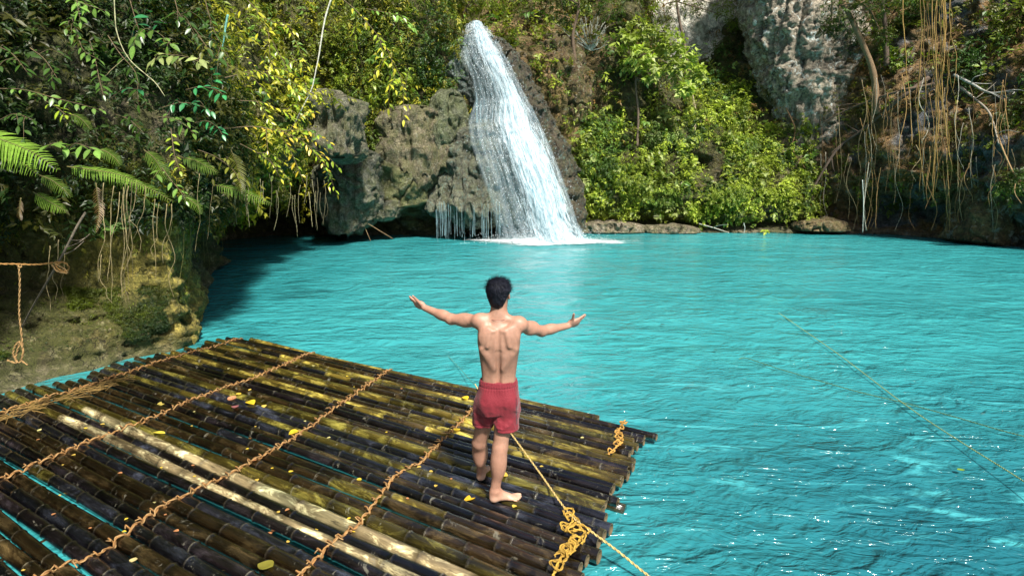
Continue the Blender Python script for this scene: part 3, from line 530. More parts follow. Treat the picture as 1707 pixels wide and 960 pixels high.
# rows of lashing across the poles
def row_u(vv, pts): pts = sorted(pts); return np.interp(vv, [p[0] for p in pts], [p[1] for p in pts])
rows = [([to_uv(*at(*p, z=.1)[:2])[::-1] for p in q]) for q in (
    [(395, 565), (270, 600), (180, 630), (0, 685)], [(515, 588), (420, 630), (345, 655), (240, 700), (130, 740), (0, 795)],
    [(655, 612), (570, 670), (490, 730), (380, 790), (260, 845), (170, 915), (50, 958)], [(785, 685), (700, 770), (660, 790), (600, 870), (545, 910), (500, 958)])]
for ri, pts in enumerate(rows):
    mb = MB(); path = []; v_last = -.9 if ri < 3 else -.9
    for i, (vc, r, uL, uR, ph) in enumerate(poles):
        if vc < -5.5 + (.4 if ri == 3 else 0) or vc > v_last: continue
        uu = float(row_u(vc, pts)) if vc <= max(p[0] for p in pts) else pts_last + .18 * (vc - vl_last)
        pts_last, vl_last = uu, vc
        zt = top_z(uu, vc)
        for dv, dz, du in ((-r * .98, -.026, -.012), (-r * .5, -.0, .0), (0, .009, .008), (r * .5, -.0, .006)):
            path.append(np.array([uu + du + rr.uniform(-.006, .006), vc + dv, zt + dz]))
        # hitch where the lashing dives between two poles
        g = np.array([uu - .01, vc + r, zt - .02]); a = np.linspace(0, 2 * np.pi, 14)
        loop = np.stack([g[0] + .020 * np.sin(a), g[1] + .012 * np.cos(a) * .8, g[2] + .020 + .020 * np.cos(a)], 1)
        lw = np.array([uv(x[0], x[1], x[2]) for x in loop]); tube(mb, loc(lw), .0058, 6, ROPE_C * rr.uniform(.7, 1.15))
        tail = np.array([g + [0, 0, .03], g + [rr.uniform(-.03, .05), rr.uniform(0, .03), .035], g + [rr.uniform(-.05, .07), rr.uniform(.01, .05), .018]])
        tube(mb, loc(np.array([uv(*x) for x in catmull(tail, 6)])), .004, 5, ROPE_P * rr.uniform(.8, 1.1))
    W = np.array([uv(*x) for x in catmull(path, len(path) * 5)]); strands(mb, loc(W), .0105, ROPE_C * [1.15, 1, .95][ri % 3], 70)
    W2 = W + np.stack([.010 * np.sin(np.arange(len(W)) * .35), .012 * np.cos(np.arange(len(W)) * .22), np.full(len(W), .003)], 1)
    tube(mb, loc(W2), .0055, 5, ROPE_P)
    link('lashing_rope', mb.mesh('lashing_rope'), M_rope, raft)
# tangled knots on the right-hand ends
def tangle(pts, n, spread, col, r=.009, seed=1):
    mb = MB(); g = np.random.default_rng(seed); P = np.array(pts)
    strands(mb, catmull(P, 40), r * 1.2, col)
    for k in range(n):
        i = g.uniform(0, len(P) - 1.2); c0 = P[int(i)] * (1 - i % 1) + P[int(i) + 1] * (i % 1)
        a0 = g.uniform(0, 6.28); q = [c0 + np.array([math.cos(a0 + a) * spread * g.uniform(.5, 1.3), math.sin(a0 + a) * spread * g.uniform(.5, 1.3), g.uniform(.0, .035)]) for a in np.linspace(0, g.uniform(3.5, 6.5), 6)]
        strands(mb, catmull(q, 24), r * g.uniform(.75, 1.05), col * g.uniform(.75, 1.15))
    return mb
zt = .125
mb = tangle([at(1042, 700, z=zt), at(1030, 722, z=zt), at(1036, 735, z=zt), at(1020, 752, z=zt), at(1014, 757, z=zt)], 11, .035, ROPE_Y * [1.05, .95, 1.4], .008, 3)
link('corner_knot', (lambda me: me)(mesh_np('corner_knot', loc(np.concatenate(mb.V)), quads=np.concatenate(mb.Q), tris=np.concatenate(mb.T), cols=np.concatenate(mb.C))), M_rope, raft, 'yellow rope tangle at the far corner')
mb = tangle([at(948, 852, z=.15), at(955, 868, z=.14), at(944, 885, z=.13), at(975, 885, z=.15), at(962, 905, z=.13), at(938, 925, z=.13), at(922, 960, z=.12)], 17, .050, ROPE_Y, .0095, 8)
link('corner_knot', mesh_np('corner_knot', loc(np.concatenate(mb.V)), quads=np.concatenate(mb.Q), tris=np.concatenate(mb.T), cols=np.concatenate(mb.C)), M_rope, raft, 'thick yellow rope tangle with a hanging loop')
# a stub of the lower layer and two cross poles under the deck
for (va, vb, ua) in ((-5.3, -.6, -2.2), (-5.3, -.6, -7.6), (-5.2, -.6, -4.9)):
    mb = MB(); tube(mb, loc(np.array([uv(ua, x, -.055) for x in np.linspace(va, vb, 12)])), .05, 10, BRO); link('cross_pole', mb.mesh('cross_pole'), M_bam, raft)
mb = MB(); tube(mb, loc(np.array([uv(x, -4.02, .005) for x in np.linspace(-2.4, -1.36, 12)])), .045, 12, OLI); link('cross_pole', mb.mesh('cross_pole'), M_bam, raft)

# ------------------------------------------------------------------ loose ropes
def rope_obj(pts, r, col, label, n=60, k=2, name='rope', group=None):
    mb = MB(); strands(mb, catmull(pts, n), r, np.array(col), 1.2 / r * .6, k); return solo(name, mb.mesh(name), M_rope, label, 'rope', group)
rope_obj([at(792, 640, z=.11), at(800, 653, z=.125), at(822, 682, z=.135), at(851, 721, z=.135), at(900, 788, z=.14), at(947, 853, z=.15), at(984, 884, z=.16), at(1030, 918, z=.12), at(1082, 960, z=.06), at(1250, 1090, z=.02)], .0085, (.60, .44, .16), 'taut yellow mooring rope running past the man to the near corner knot', 90, 2, 'mooring_rope')
rope_obj([at(741, 587, z=-.03), at(765, 612, z=.03), at(790, 640, z=.11)], .006, (.10, .28, .22), 'thin dark green line rising from the water behind the man', 30, 1)
rope_obj([at(1285, 512, z=-.02), at(1325, 540, z=.01), at(1400, 592, z=.02), at(1510, 675, z=.03), at(1600, 735, z=.05), at(1707, 802, z=.09), at(1900, 930, z=.2)], .006, (.30, .38, .14), 'straight green rope slanting across the open water to the right', 90, 2, 'mooring_rope')
rope_obj([at(1232, 598, z=.01), at(1245, 597, z=.014), at(1300, 615, z=.014), at(1420, 650, z=.02), at(1510, 672, z=.015), at(1600, 697, z=.02), at(1707, 727, z=.03), at(1900, 770, z=.05)], .0065, (.10, .20, .10), 'dark slack rope floating under the straight green rope', 90, 2, 'mooring_rope')
# rope, dangling loop and stick at the left bank
LY = 5.6
kn = at(104, 437, Y=LY)
mb = MB(); strands(mb, catmull([at(-200, 442, Y=5.2), at(0, 440, Y=LY - .05), at(60, 441, Y=LY), kn, at(115, 447, Y=LY), at(108, 453, Y=LY), at(92, 443, Y=LY), kn], 60), .0095, ROPE_P * [1, .85, .6])
strands(mb, catmull([at(86, 441, Y=LY), at(96, 452, Y=LY), at(113, 455, Y=LY), at(108, 449, Y=LY), at(90, 438, Y=LY)], 30), .009, ROPE_P)
me_tr = mb.mesh('tied_rope'); o = solo('tied_rope', me_tr, M_rope, 'pale rope stretched level and knotted to the stick at the left bank', 'rope')
mb = MB(); strands(mb, catmull([at(31, 441, Y=LY), at(33, 470, Y=LY), at(32, 520, Y=LY), at(36, 560, Y=LY), at(38, 590, Y=LY), at(32, 604, Y=LY), at(26, 596, Y=LY), at(33, 570, Y=LY), at(26, 575, Y=LY), at(22, 590, Y=LY), at(28, 605, Y=LY), at(12, 600, Y=LY)], 110), .009, ROPE_P)
strands(mb, catmull([at(33, 570, Y=LY), at(39, 585, Y=LY), at(36, 600, Y=LY), at(46, 608, Y=LY)], 24), .0075, ROPE_P)
strands(mb, catmull([at(28, 441, Y=LY), at(34, 446, Y=LY - .02), at(36, 440, Y=LY), at(28, 443, Y=LY)], 24), .008, ROPE_P)
solo('dangling_rope', mb.mesh('dangling_rope'), M_rope, 'frayed rope end dangling in loops from the level rope', 'rope')
M_wood = mat_tinted('weathered bark', .85, 40, .4, 1.5, .01, (1, 1, .4))
mb = MB(); pth = catmull([at(36, 546, Y=6.2), at(55, 510, Y=6.0), at(90, 450, Y=LY + .03), at(112, 410, Y=5.75), at(128, 378, Y=5.9), at(142, 355, Y=6.1)], 30); tube(mb, pth, np.linspace(.007, .012, 30), 8, (.12, .10, .07))
for a, b_ in (((112, 412), (150, 390)), ((118, 400), (145, 395)), ((105, 425), (140, 402))): tube(mb, catmull([at(*a, Y=5.74), (at(*a, Y=5.8) + at(*b_, Y=5.9)) / 2 + [0, 0, -.02], at(*b_, Y=5.95)], 8), .003, 5, (.25, .2, .15))
solo('leaning_stick', mb.mesh('leaning_stick'), M_wood, 'bare grey stick leaning at the left bank with rope tied round it', 'stick')

# ------------------------------------------------------------------ litter on the raft
M_dead = mat_leaf('fallen leaf', .5, .2, .4)
def leaf_shape(L, W, curl, col, rs):
    n = 7; s = np.linspace(0, 1, n); wdt = W * np.sin(np.pi * s ** .8) ** .8; wdt[0] = W * .05; wdt[-1] = 0
    z = curl * L * (s - .5) ** 2 * 2
    V = []; 
    for k in range(n):
        V += [[s[k] * L - L / 2, -wdt[k], z[k] + .25 * wdt[k]], [s[k] * L - L / 2, 0, z[k]], [s[k] * L - L / 2, wdt[k], z[k] + .25 * wdt[k]]]
    return np.array(V), grid_quads(n, 3)
def fallen(px, py, L, W, col, label, group=None, cat='leaf'):
    p = at(px, py, z=.1); u, v = to_uv(p[0], p[1]); z = top_z(u, v) + .006; V, Q = leaf_shape(L, W, rr.uniform(-.2, .35), col, rr)
    a = rr.uniform(0, 6.28); V2 = np.stack([V[:, 0] * math.cos(a) - V[:, 1] * math.sin(a), V[:, 0] * math.sin(a) + V[:, 1] * math.cos(a), V[:, 2] + V[:, 0] * rr.uniform(-.1, .1)], 1)
    V2[:, 2] -= V2[:, 2].min()
    me = mesh_np('fallen_leaf', V2, quads=Q, cols=np.clip(np.array(col) * (.8 + .4 * rng.random((len(V2), 1))), 0, .9)); o = link('fallen_leaf', me, M_dead, None, label, cat, group); o.location = (p[0], p[1], z)
YL = (.75, .52, .03)
fallen(418, 671, .13, .055, YL, 'broad bright yellow leaf, largest on the back half of the raft')
fallen(386, 663, .12, .05, (.55, .25, .12), 'broad orange brown leaf beside the bright yellow leaf')
fallen(398, 657, .08, .03, (.65, .45, .05), 'small yellow leaf touching the broad orange leaf')
fallen(392, 679, .10, .04, (.33, .12, .12), 'dull purple leaf in front of the broad orange leaf')
fallen(440, 676, .07, .028, (.7, .5, .1), 'small tan leaf right of the bright yellow leaf')
fallen(490, 723, .11, .05, YL, 'crumpled yellow leaf lying against the third row of lashing')
fallen(265, 721, .15, .03, (.6, .5, .06), 'long narrow yellow leaf above the bleached poles')
fallen(268, 672, .14, .04, (.45, .36, .08), 'curled olive leaf leaning on the second row of lashing')
fallen(762, 716, .085, .035, YL, 'yellow leaf close to the lashing left of the man')
fallen(775, 663, .09, .045, YL, 'yellow leaf beside the far edge just left of the shorts')
fallen(783, 827, .11, .035, (.75, .45, .03), 'orange yellow leaf lying between the feet and the near poles')
fallen(840, 793, .085, .035, (.7, .5, .08), 'yellow leaf above the toes of the right foot')
fallen(858, 843, .045, .02, (.7, .5, .08), 'tiny yellow leaf under the toes of the right foot')
fallen(442, 940, .12, .05, (.22, .20, .03), 'olive leaf on the near dark poles by the bottom edge')
fallen(222, 927, .05, .025, (.6, .5, .22), 'round pale leaf on the near black poles')
fallen(412, 722, .07, .022, (.6, .28, .08), 'narrow orange leaf standing on the third row of lashing')
for k in range(62):
    for _ in range(50):
        px, py = rr.uniform(30, 1000), rr.uniform(590, 950); p = at(px, py, z=.1); u, v = to_uv(p[0], p[1])
        if -8 < u < -1.9 and -5.35 < v < -1.2 and not (770 < px < 880): break
    L = rr.uniform(.025, .05); fallen(px, py, L, L * .4, [(.6, .42, .08), (.45, .2, .08), (.55, .5, .2), (.7, .5, .05)][k % 4], 'tiny dry leaf scrap scattered on the bamboo poles of the raft', 'tiny dry leaf scraps on the raft')
mb = MB(); a, b_ = at(-60, 715, z=.11), at(205, 636, z=.11)
for k in range(150):
    s = rr.choice([rr.uniform(0, .45), rr.uniform(.55, 1)]); c0 = a * (1 - s) + b_ * s + np.array([rr.normal(0, .07), rr.normal(0, .10), rr.uniform(.0, .035)]); d = norm(b_ - a + rr.normal(0, 1.1, 3) * [1, 1, .05]) * rr.uniform(.03, .16)
    tube(mb, catmull([c0 - d, c0 + [0, 0, .01], c0 + d], 4), rr.uniform(.0015, .0035), 4, np.array([.24, .15, .04]) * rr.uniform(.4, 1.5), cap=False)
solo('straw_heap', mb.mesh('straw_heap'), M_rope, 'strip of brown straw and dead stalks along the left ends of the poles', 'straw', kind='stuff')

# floating bits
g = np.random.default_rng(77)
for px, py, L, col, lab in ((1105, 541, .10, (.03, .05, .03), 'small dark bit floating in the middle of the pool'), (1194, 583, .07, (.03, .05, .03), 'tiny dark bit floating near the slack rope end'), (1602, 783, .07, (.20, .32, .03), 'small green leaf floating near the right edge')):
    V, Q = leaf_shape(L, L * .3, .1, col, g); c0 = at(px, py, z=.015); me = mesh_np('floating_leaf', V, quads=Q, cols=np.tile(np.array(col), (len(V), 1))); o = link('floating_leaf', me, M_dead, None, lab, 'leaf'); o.location = tuple(float(q_) for q_ in c0)
# ------------------------------------------------------------------ the man (one continuous body surface)
class Field:
    def __init__(s, lo, hi, h):
        s.lo = np.array(lo, float); s.h = h; s.n = np.ceil((np.array(hi) - s.lo) / h).astype(int) + 1; s.f = np.full(s.n, .2, np.float32)
    def box(s, lo, hi):
        a = np.clip(np.floor((np.array(lo) - s.lo) / s.h).astype(int), 0, s.n - 1); b = np.clip(np.ceil((np.array(hi) - s.lo) / s.h).astype(int) + 1, 0, s.n)
        sl = tuple(slice(int(x), int(y)) for x, y in zip(a, b)); ax = [s.lo[i] + s.h * np.arange(a[i], b[i]) for i in range(3)]
        return sl, np.stack(np.meshgrid(*ax, indexing='ij'), -1)
    def uni(s, lo, hi, fn, k, sub=False):
        sl, P = s.box(np.array(lo) - k - .02, np.array(hi) + k + .02)
        if P.size == 0: return
        d = fn(P).astype(np.float32); f = s.f[sl]
        if sub: d = -d; hh = np.clip(.5 - .5 * (f - d) / k, 0, 1); s.f[sl] = f * (1 - hh) + d * hh + k * hh * (1 - hh)
        else: hh = np.clip(.5 + .5 * (f - d) / k, 0, 1); s.f[sl] = f * (1 - hh) + d * hh - k * hh * (1 - hh)
    def cone(s, a, b, ra, rb, k=.03, sub=False):
        a = np.array(a, float); b = np.array(b, float); ab = b - a; L2 = ab @ ab; R = max(ra, rb)
        def fn(P): t_ = np.clip(((P - a) @ ab) / L2, 0, 1); return np.linalg.norm(P - a - t_[..., None] * ab, axis=-1) - (ra + (rb - ra) * t_)
        s.uni(np.minimum(a, b) - R, np.maximum(a, b) + R, fn, k, sub)
    def ell(s, c, r, k=.03, R=None, sub=False):
        c = np.array(c, float); r = np.array(r, float); M = np.eye(3) if R is None else np.array(R)
        def fn(P): q = (P - c) @ M.T; k0 = np.linalg.norm(q / r, axis=-1); k1 = np.linalg.norm(q / r ** 2, axis=-1); return k0 * (k0 - 1) / np.maximum(k1, 1e-6)
        s.uni(c - r.max(), c + r.max(), fn, k, sub)
    def stack(s, L, k=.03, sub=False):
        L = np.array(L, float); z = L[:, 0]
        def fn(P):
            g = [np.interp(P[..., 2], z, L[:, i]) for i in (1, 2, 3, 4)]; e = np.sqrt(((P[..., 0] - g[0]) / g[2]) ** 2 + ((P[..., 1] - g[1]) / g[3]) ** 2)
            d = (e - 1) * np.minimum(g[2], g[3]); return np.maximum(d, np.maximum(z[0] - P[..., 2], P[..., 2] - z[-1]))
        R = L[:, 3:].max(); s.uni([L[:, 1].min() - R, L[:, 2].min() - R, z[0]], [L[:, 1].max() + R, L[:, 2].max() + R, z[-1]], fn, k, sub)
    def mesh(s):
        f = s.f; ins = f < 0; nx, ny, nz = f.shape; cnt = np.zeros((nx - 1, ny - 1, nz - 1), np.int8)
        C = [(i, j, k) for i in (0, 1) for j in (0, 1) for k in (0, 1)]
        for i, j, k in C: cnt += ins[i:nx - 1 + i, j:ny - 1 + j, k:nz - 1 + k]
        act = np.argwhere((cnt > 0) & (cnt < 8)); idx = np.full(cnt.shape, -1, np.int32); idx[tuple(act.T)] = np.arange(len(act))
        acc = np.zeros((len(act), 3)); num = np.zeros(len(act))
        for a in C:
            for ax in range(3):
                if a[ax]: continue
                b_ = list(a); b_[ax] = 1; fa = f[act[:, 0] + a[0], act[:, 1] + a[1], act[:, 2] + a[2]]; fb = f[act[:, 0] + b_[0], act[:, 1] + b_[1], act[:, 2] + b_[2]]
                mk = (fa < 0) != (fb < 0); t_ = np.where(mk, fa / np.where(fa == fb, 1, fa - fb), 0); q = np.tile(np.array(a, float), (len(act), 1)); q[:, ax] += t_; acc += q * mk[:, None]; num += mk
        V = s.lo + s.h * (act + acc / num[:, None]); Q = []
        for ax in range(3):
            o = [i for i in range(3) if i != ax]; A_ = ins; B_ = np.roll(ins, -1, ax); sl = [slice(1, -1)] * 3
            e = np.argwhere((A_ != B_)[1:-1, 1:-1, 1:-1]) + 1; fl = A_[tuple(e.T)]
            def cell(d0, d1): q = e.copy(); q[:, o[0]] += d0; q[:, o[1]] += d1; return idx[tuple(q.T)]
            q = np.stack([cell(-1, -1), cell(0, -1), cell(0, 0), cell(-1, 0)], 1); 
            flip = fl if ax != 1 else ~fl; q = np.where(flip[:, None], q, q[:, ::-1]); Q.append(q)
        Q = np.concatenate(Q); Q = Q[(Q >= 0).all(1)]; return V, Q
def rotz(a): c, s_ = math.cos(a), math.sin(a); return np.array([[c, s_, 0], [-s_, c, 0], [0, 0, 1]])
J = {k: at(*v) for k, v in dict(shL=(802, 536, 4.15), elL=(752, 532, 4.32), wrL=(708, 513, 4.47), shR=(864, 541, 4.13), elR=(903, 552, 4.32), wrR=(947, 543, 4.47)).items()}
hipR = np.array([-.045, 4.16, .93]); hipL = np.array([-.170, 4.18, .93]); knR = at(834, 744, Y=4.11); knL = at(799, 738, Y=4.28)
heR = np.array([-.163, 4.105, .105]); heL = np.array([-.268, 4.415, .108]); anR = heR + [.032, .012, .085]; anL = heL + [.010, .035, .085]
B = Field([-1.0, 3.88, .06], [.78, 4.82, 1.92], .0055)
cx = -.101
B.stack([(.84, -.11, 4.175, .13, .10), (.92, -.107, 4.175, .15, .112), (1.0, -.105, 4.17, .148, .108), (1.07, -.103, 4.165, .130, .094), (1.14, cx, 4.162, .122, .086), (1.22, cx, 4.152, .130, .090), (1.32, cx, 4.145, .146, .100), (1.40, cx, 4.14, .158, .106), (1.47, cx, 4.14, .155, .100), (1.52, cx, 4.145, .125, .082), (1.565, cx, 4.15, .075, .06)], .02)
# neck, trapezius, chest
B.cone([cx, 4.15, 1.52], [-.097, 4.172, 1.70], .062, .052, .035)
for sx, sh in ((-1, J['shL']), (1, J['shR'])):
    B.cone([cx + .03 * sx, 4.14, 1.60], sh + [-.03 * sx, -.005, .018], .036, .036, .035)
    B.cone([cx + .06 * sx, 4.20, 1.44], sh + [-.03 * sx, .03, -.02], .06, .045, .035)                  # pectoral side
    B.ell(sh + [.004 * sx, -.004, .004], (.066, .060, .062), .03)                                       # deltoid
    B.ell(sh + [-.030 * sx, -.040, -.030], (.048, .030, .050), .022)                                    # rear shoulder
    B.ell([cx + .090 * sx, 4.062, 1.465], (.055, .022, .070), .035, rotz(.25 * sx) @ np.array([[math.cos(.3 * sx), 0, math.sin(.3 * sx)], [0, 1, 0], [-math.sin(.3 * sx), 0, math.cos(.3 * sx)]]))   # shoulder blade
    B.cone([cx + .048 * sx, 4.058, 1.50], [cx + .078 * sx, 4.048, 1.385], .013, .014, .022); B.cone([cx + .028 * sx, 4.064, 1.22], [cx + .120 * sx, 4.075, 1.36], .018, .024, .03); B.cone([cx + .020 * sx, 4.058, 1.50], [cx + .014 * sx, 4.052, 1.36], .014, .010, .02)
    B.cone(sh + [-.040 * sx, -.030, -.09], [cx + .085 * sx, 4.12, 1.10], .042, .030, .045)               # latissimus
    B.cone([cx + .034 * sx, 4.104, 1.02], [cx + .040 * sx, 4.082, 1.30], .030, .026, .045)              # erector
    B.ell([cx + .07 * sx, 4.10, .93], (.075, .065, .085), .03)                                           # buttock
for sx in (-1, 1): B.cone([cx + .062 * sx, 4.024, 1.368], [cx + .120 * sx, 4.032, 1.345], .005, .007, .030, True); B.cone([cx + .036 * sx, 4.030, 1.48], [cx + .056 * sx, 4.024, 1.37], .006, .006, .030, True); B.cone([cx + .115 * sx, 4.024, 1.50], [cx + .150 * sx, 4.040, 1.42], .007, .007, .02, True)
B.cone([cx, 4.036, 1.50], [cx, 4.036, 1.36], .007, .010, .032, True); B.cone([cx, 4.040, 1.34], [cx, 4.074, 1.04], .013, .012, .024, True)
# arms
for S, sx in (('L', -1), ('R', 1)):
    a, e, w_ = J['sh' + S], J['el' + S], J['wr' + S]
    B.cone(a, e, .052, .041, .025); B.ell(a * .5 + e * .5 + [0, .01, .012], (.070, .036, .038), .03, rotz(math.atan2(e[1] - a[1], e[0] - a[0])))
    B.ell(a * .45 + e * .55 + [0, -.008, -.016], (.068, .036, .035), .022, rotz(math.atan2(e[1] - a[1], e[0] - a[0])))
    B.cone(e, w_, .041, .026, .022); B.ell(e * .68 + w_ * .32 + [0, 0, .004], (.068, .037, .042), .02, rotz(math.atan2(w_[1] - e[1], w_[0] - e[0]))); B.ell(e + [0, -.022, -.012], (.02, .016, .02), .015)
    # hand
    tip = at(678, 499, Y=4.56) if S == 'L' else at(985, 527, Y=4.54); f = norm(tip - w_); th = at(688, 493.5, Y=4.42) if S == 'L' else at(956.5, 523, Y=4.42)
    up = np.array([0, -.55, .83]); p_ = norm(np.cross(f, up)) * (1 if S == 'L' else -1); p_ = p_ if p_[1] > 0 else -p_; tt = norm(np.cross(p_, f)); tt = tt if tt[2] > 0 else -tt
    palm = w_ + f * .055; Rm = np.stack([f, tt, p_]); B.ell(palm, (.056, .039, .017), .014, Rm); B.ell(w_ + f * .08 + tt * .004, (.03, .040, .014), .012, Rm); B.ell(w_ + f * .035 + tt * .026 + p_ * .008, (.034, .019, .017), .012, Rm)
    for q, (off, L, cu) in enumerate(((.031, .076, .10), (.011, .084, .16), (-.010, .078, .34), (-.029, .062, .55))):
        b0 = w_ + f * (.096 - .006 * abs(q - 1)) + tt * off; d = norm(f + tt * off * 2.2); pt = b0
        B.cone(b0 - d * .03, b0, .0095, .0095, .008)
        for sgm, (fr, r0, r1) in enumerate(((.45, .0095, .0086), (.31, .0086, .0078), (.24, .0078, .0066))):
            cu_ = cu * (sgm + 1) * 1.0; dd = norm(d * math.cos(cu_) + p_ * math.sin(cu_)); nx_ = pt + dd * L * fr; B.cone(pt, nx_, r0, r1, .004); pt = nx_
    t0 = w_ + f * .03 + tt * .024; t1 = t0 * .55 + th * .45 + f * .006; B.cone(t0, t1, .0145, .0115, .010); B.cone(t1, th, .0115, .0085, .004)
# legs and feet
for S, h_, k_n, an, he, dirf in (('R', hipR, knR, anR, heR, (.985, .17)), ('L', hipL, knL, anL, heL, (.20, .98))):
    B.cone(h_, k_n, .082, .056, .03); B.cone(k_n, an, .053, .035, .025)
    B.ell(k_n + [0, .012, 0], (.054, .052, .06), .02); ax = norm(an - k_n); B.ell(k_n + ax * .13 + [0, -.016, 0], (.058, .052, .125), .05)
    B.ell(an + [.0, 0, .005], (.034, .034, .03), .015); B.cone(k_n + ax * .25 + [0, -.016, 0], he + [0, 0, .06], .022, .017, .025)
    f = np.array([*dirf, 0]); f /= np.linalg.norm(f); sd = np.array([-f[1], f[0], 0]) * (1 if S == 'R' else -1)   # medial side
    B.ell(he + f * .018 + [0, 0, .026], (.034, .034, .030), .02); B.cone(he + f * .03 + [0, 0, .030], he + f * .15 + [0, 0, .022], .029, .021, .03)
    B.cone(an + f * .005 - [0, 0, .01], he + f * .13 + sd * .012 + [0, 0, .034], .034, .018, .035); B.ell(he + f * .165 + sd * .002 + [0, 0, .018], (.042, .042, .018), .02, rotz(math.atan2(f[1], f[0])))
    for q, (so, fl, r0) in enumerate(((.034, .236, .0135), (.013, .238, .0098), (-.005, .228, .0092), (-.021, .214, .0088), (-.036, .196, .0085))):
        p0 = he + f * .175 + sd * so + [0, 0, .016]; p1 = he + f * (fl - .02) + sd * so * 1.12 + [0, 0, .015]; p2 = he + f * fl + sd * so * 1.14 + [0, 0, .009 + (.003 if q == 0 else 0)]
        B.cone(p0, p1, r0, r0 * .95, .006); B.cone(p1, p2, r0 * .95, r0 * .95, .004)
    B.ell(an + sd * .030 + [0, 0, .012], (.012, .012, .014), .012); B.ell(an - sd * .030 + [0, 0, .002], (.011, .011, .013), .012)
# head, turned a little to the right
hc = np.array([-.096, 4.178, 1.765]); hr = rotz(-.26)      # rows: local x, y (face), z in world
def hp(x, y, z): return hc + np.array([x, y, z]) @ hr
HR = hr
B.ell(hp(0, -.012, .022), (.074, .093, .082), .02, HR); B.ell(hp(0, .022, -.035), (.060, .068, .080), .03, HR); B.ell(hp(0, .045, -.085), (.036, .038, .030), .025, HR); B.cone(hp(0, -.02, -.03), [-.098, 4.165, 1.62], .058, .052, .03)
B.cone(hp(0, .092, -.005), hp(0, .108, -.035), .008, .013, .014)
B.ell(hp(0, .088, -.068), (.022, .012, .009), .008, HR)
for sx in (-1, 1):
    B.ell(hp(.031 * sx, .088, .006), (.016, .010, .010), .008, HR, True); B.ell(hp(.031 * sx, .078, .005), (.012, .012, .011), .002, HR); B.cone(hp(.016 * sx, .092, .022), hp(.048 * sx, .080, .022), .007, .006, .01)
    er = np.array([[math.cos(.35 * sx), -math.sin(.35 * sx) * -1, 0], [-math.sin(.35 * sx), math.cos(.35 * sx), 0], [0, 0, 1]]) @ HR
    B.ell(hp(.081 * sx, -.012, -.012), (.009, .019, .031), .006, er); B.ell(hp(.087 * sx, -.010, -.008), (.006, .010, .018), .004, er, True)
BV, BQ = B.mesh()
colB = np.tile(np.array([.385, .205, .140]), (len(BV), 1)); nz_ = fbm(BV * 9, 3, 4)
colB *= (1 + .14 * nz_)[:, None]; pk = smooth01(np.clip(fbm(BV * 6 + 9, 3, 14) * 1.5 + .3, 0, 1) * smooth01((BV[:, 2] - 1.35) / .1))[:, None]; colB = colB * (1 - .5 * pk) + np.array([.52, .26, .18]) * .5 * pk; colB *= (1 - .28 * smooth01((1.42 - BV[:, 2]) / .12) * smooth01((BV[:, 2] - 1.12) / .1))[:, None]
foot = smooth01((.20 - BV[:, 2]) / .1)[:, None]; colB = colB * (1 - foot) + np.array([.54, .34, .24]) * foot
hand = smooth01((np.maximum(-BV[:, 0] - .66, BV[:, 0] - .42)) / .08)[:, None]; colB = colB * (1 - .4 * hand) + np.array([.50, .27, .20]) * .4 * hand
spots = rng.choice(len(BV), 26); 
for s_i in spots: dd_ = np.linalg.norm(BV - BV[s_i], axis=1) < .0035; colB[dd_] *= .45
lipm = (np.linalg.norm((BV - hp(0, .098, -.068)) / [.026, .02, .010], axis=1) < 1)[:, None]; colB = np.where(lipm, [.38, .14, .11], colB)
m, t, b = newmat('skin'); c = mix(t, 1, tint(t), ramp(t, noise(t, 60, 3, .6), [(.3, .9), (.7, 1.1)]), 'MULTIPLY'); t.links.new(c, b.inputs['Base Color'])
b.inputs['Roughness'].default_value = .5; b.inputs['Subsurface Weight'].default_value = .08; b.inputs['Subsurface Radius'].default_value = (.02, .008, .004); b.inputs['Subsurface Scale'].default_value = .5
bump(t, b, noise(t, 160, 2, .5), .15, .003); M_skin = m
man = empty('person', (-.14, 4.2, .1), 'shirtless man in red shorts on the raft, arms spread toward the waterfall', 'person')
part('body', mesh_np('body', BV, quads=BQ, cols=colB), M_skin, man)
# eyes
m, t, b = newmat('eye'); t.links.new(tint(t), b.inputs['Base Color']); b.inputs['Roughness'].default_value = .1; M_eye = m
def uvsphere(c, r, col, nu=12, nv=8, R=None):
    th = np.linspace(0, np.pi, nv); ph = np.linspace(0, 2 * np.pi, nu + 1); T_, P_ = np.meshgrid(ph, th, indexing='ij'); V = np.stack([np.sin(P_) * np.cos(T_), np.sin(P_) * np.sin(T_), np.cos(P_)], -1).reshape(-1, 3) * np.asarray(r)
    if R is not None: V = V @ R
    return V + np.asarray(c), grid_quads(nu + 1, nv), np.tile(np.array(col, float), (len(V), 1))
for sx in (-1, 1):
    V, Q, cc = uvsphere(hp(.031 * sx, .0815, .0045), .0112, (.75, .73, .7)); iris = np.linalg.norm(V - hp(.031 * sx, .0927, .0045), axis=1) < .0065; cc[iris] = (.03, .015, .01)
    part('eye', mesh_np('eye', V, quads=Q, cols=cc), M_eye, man)
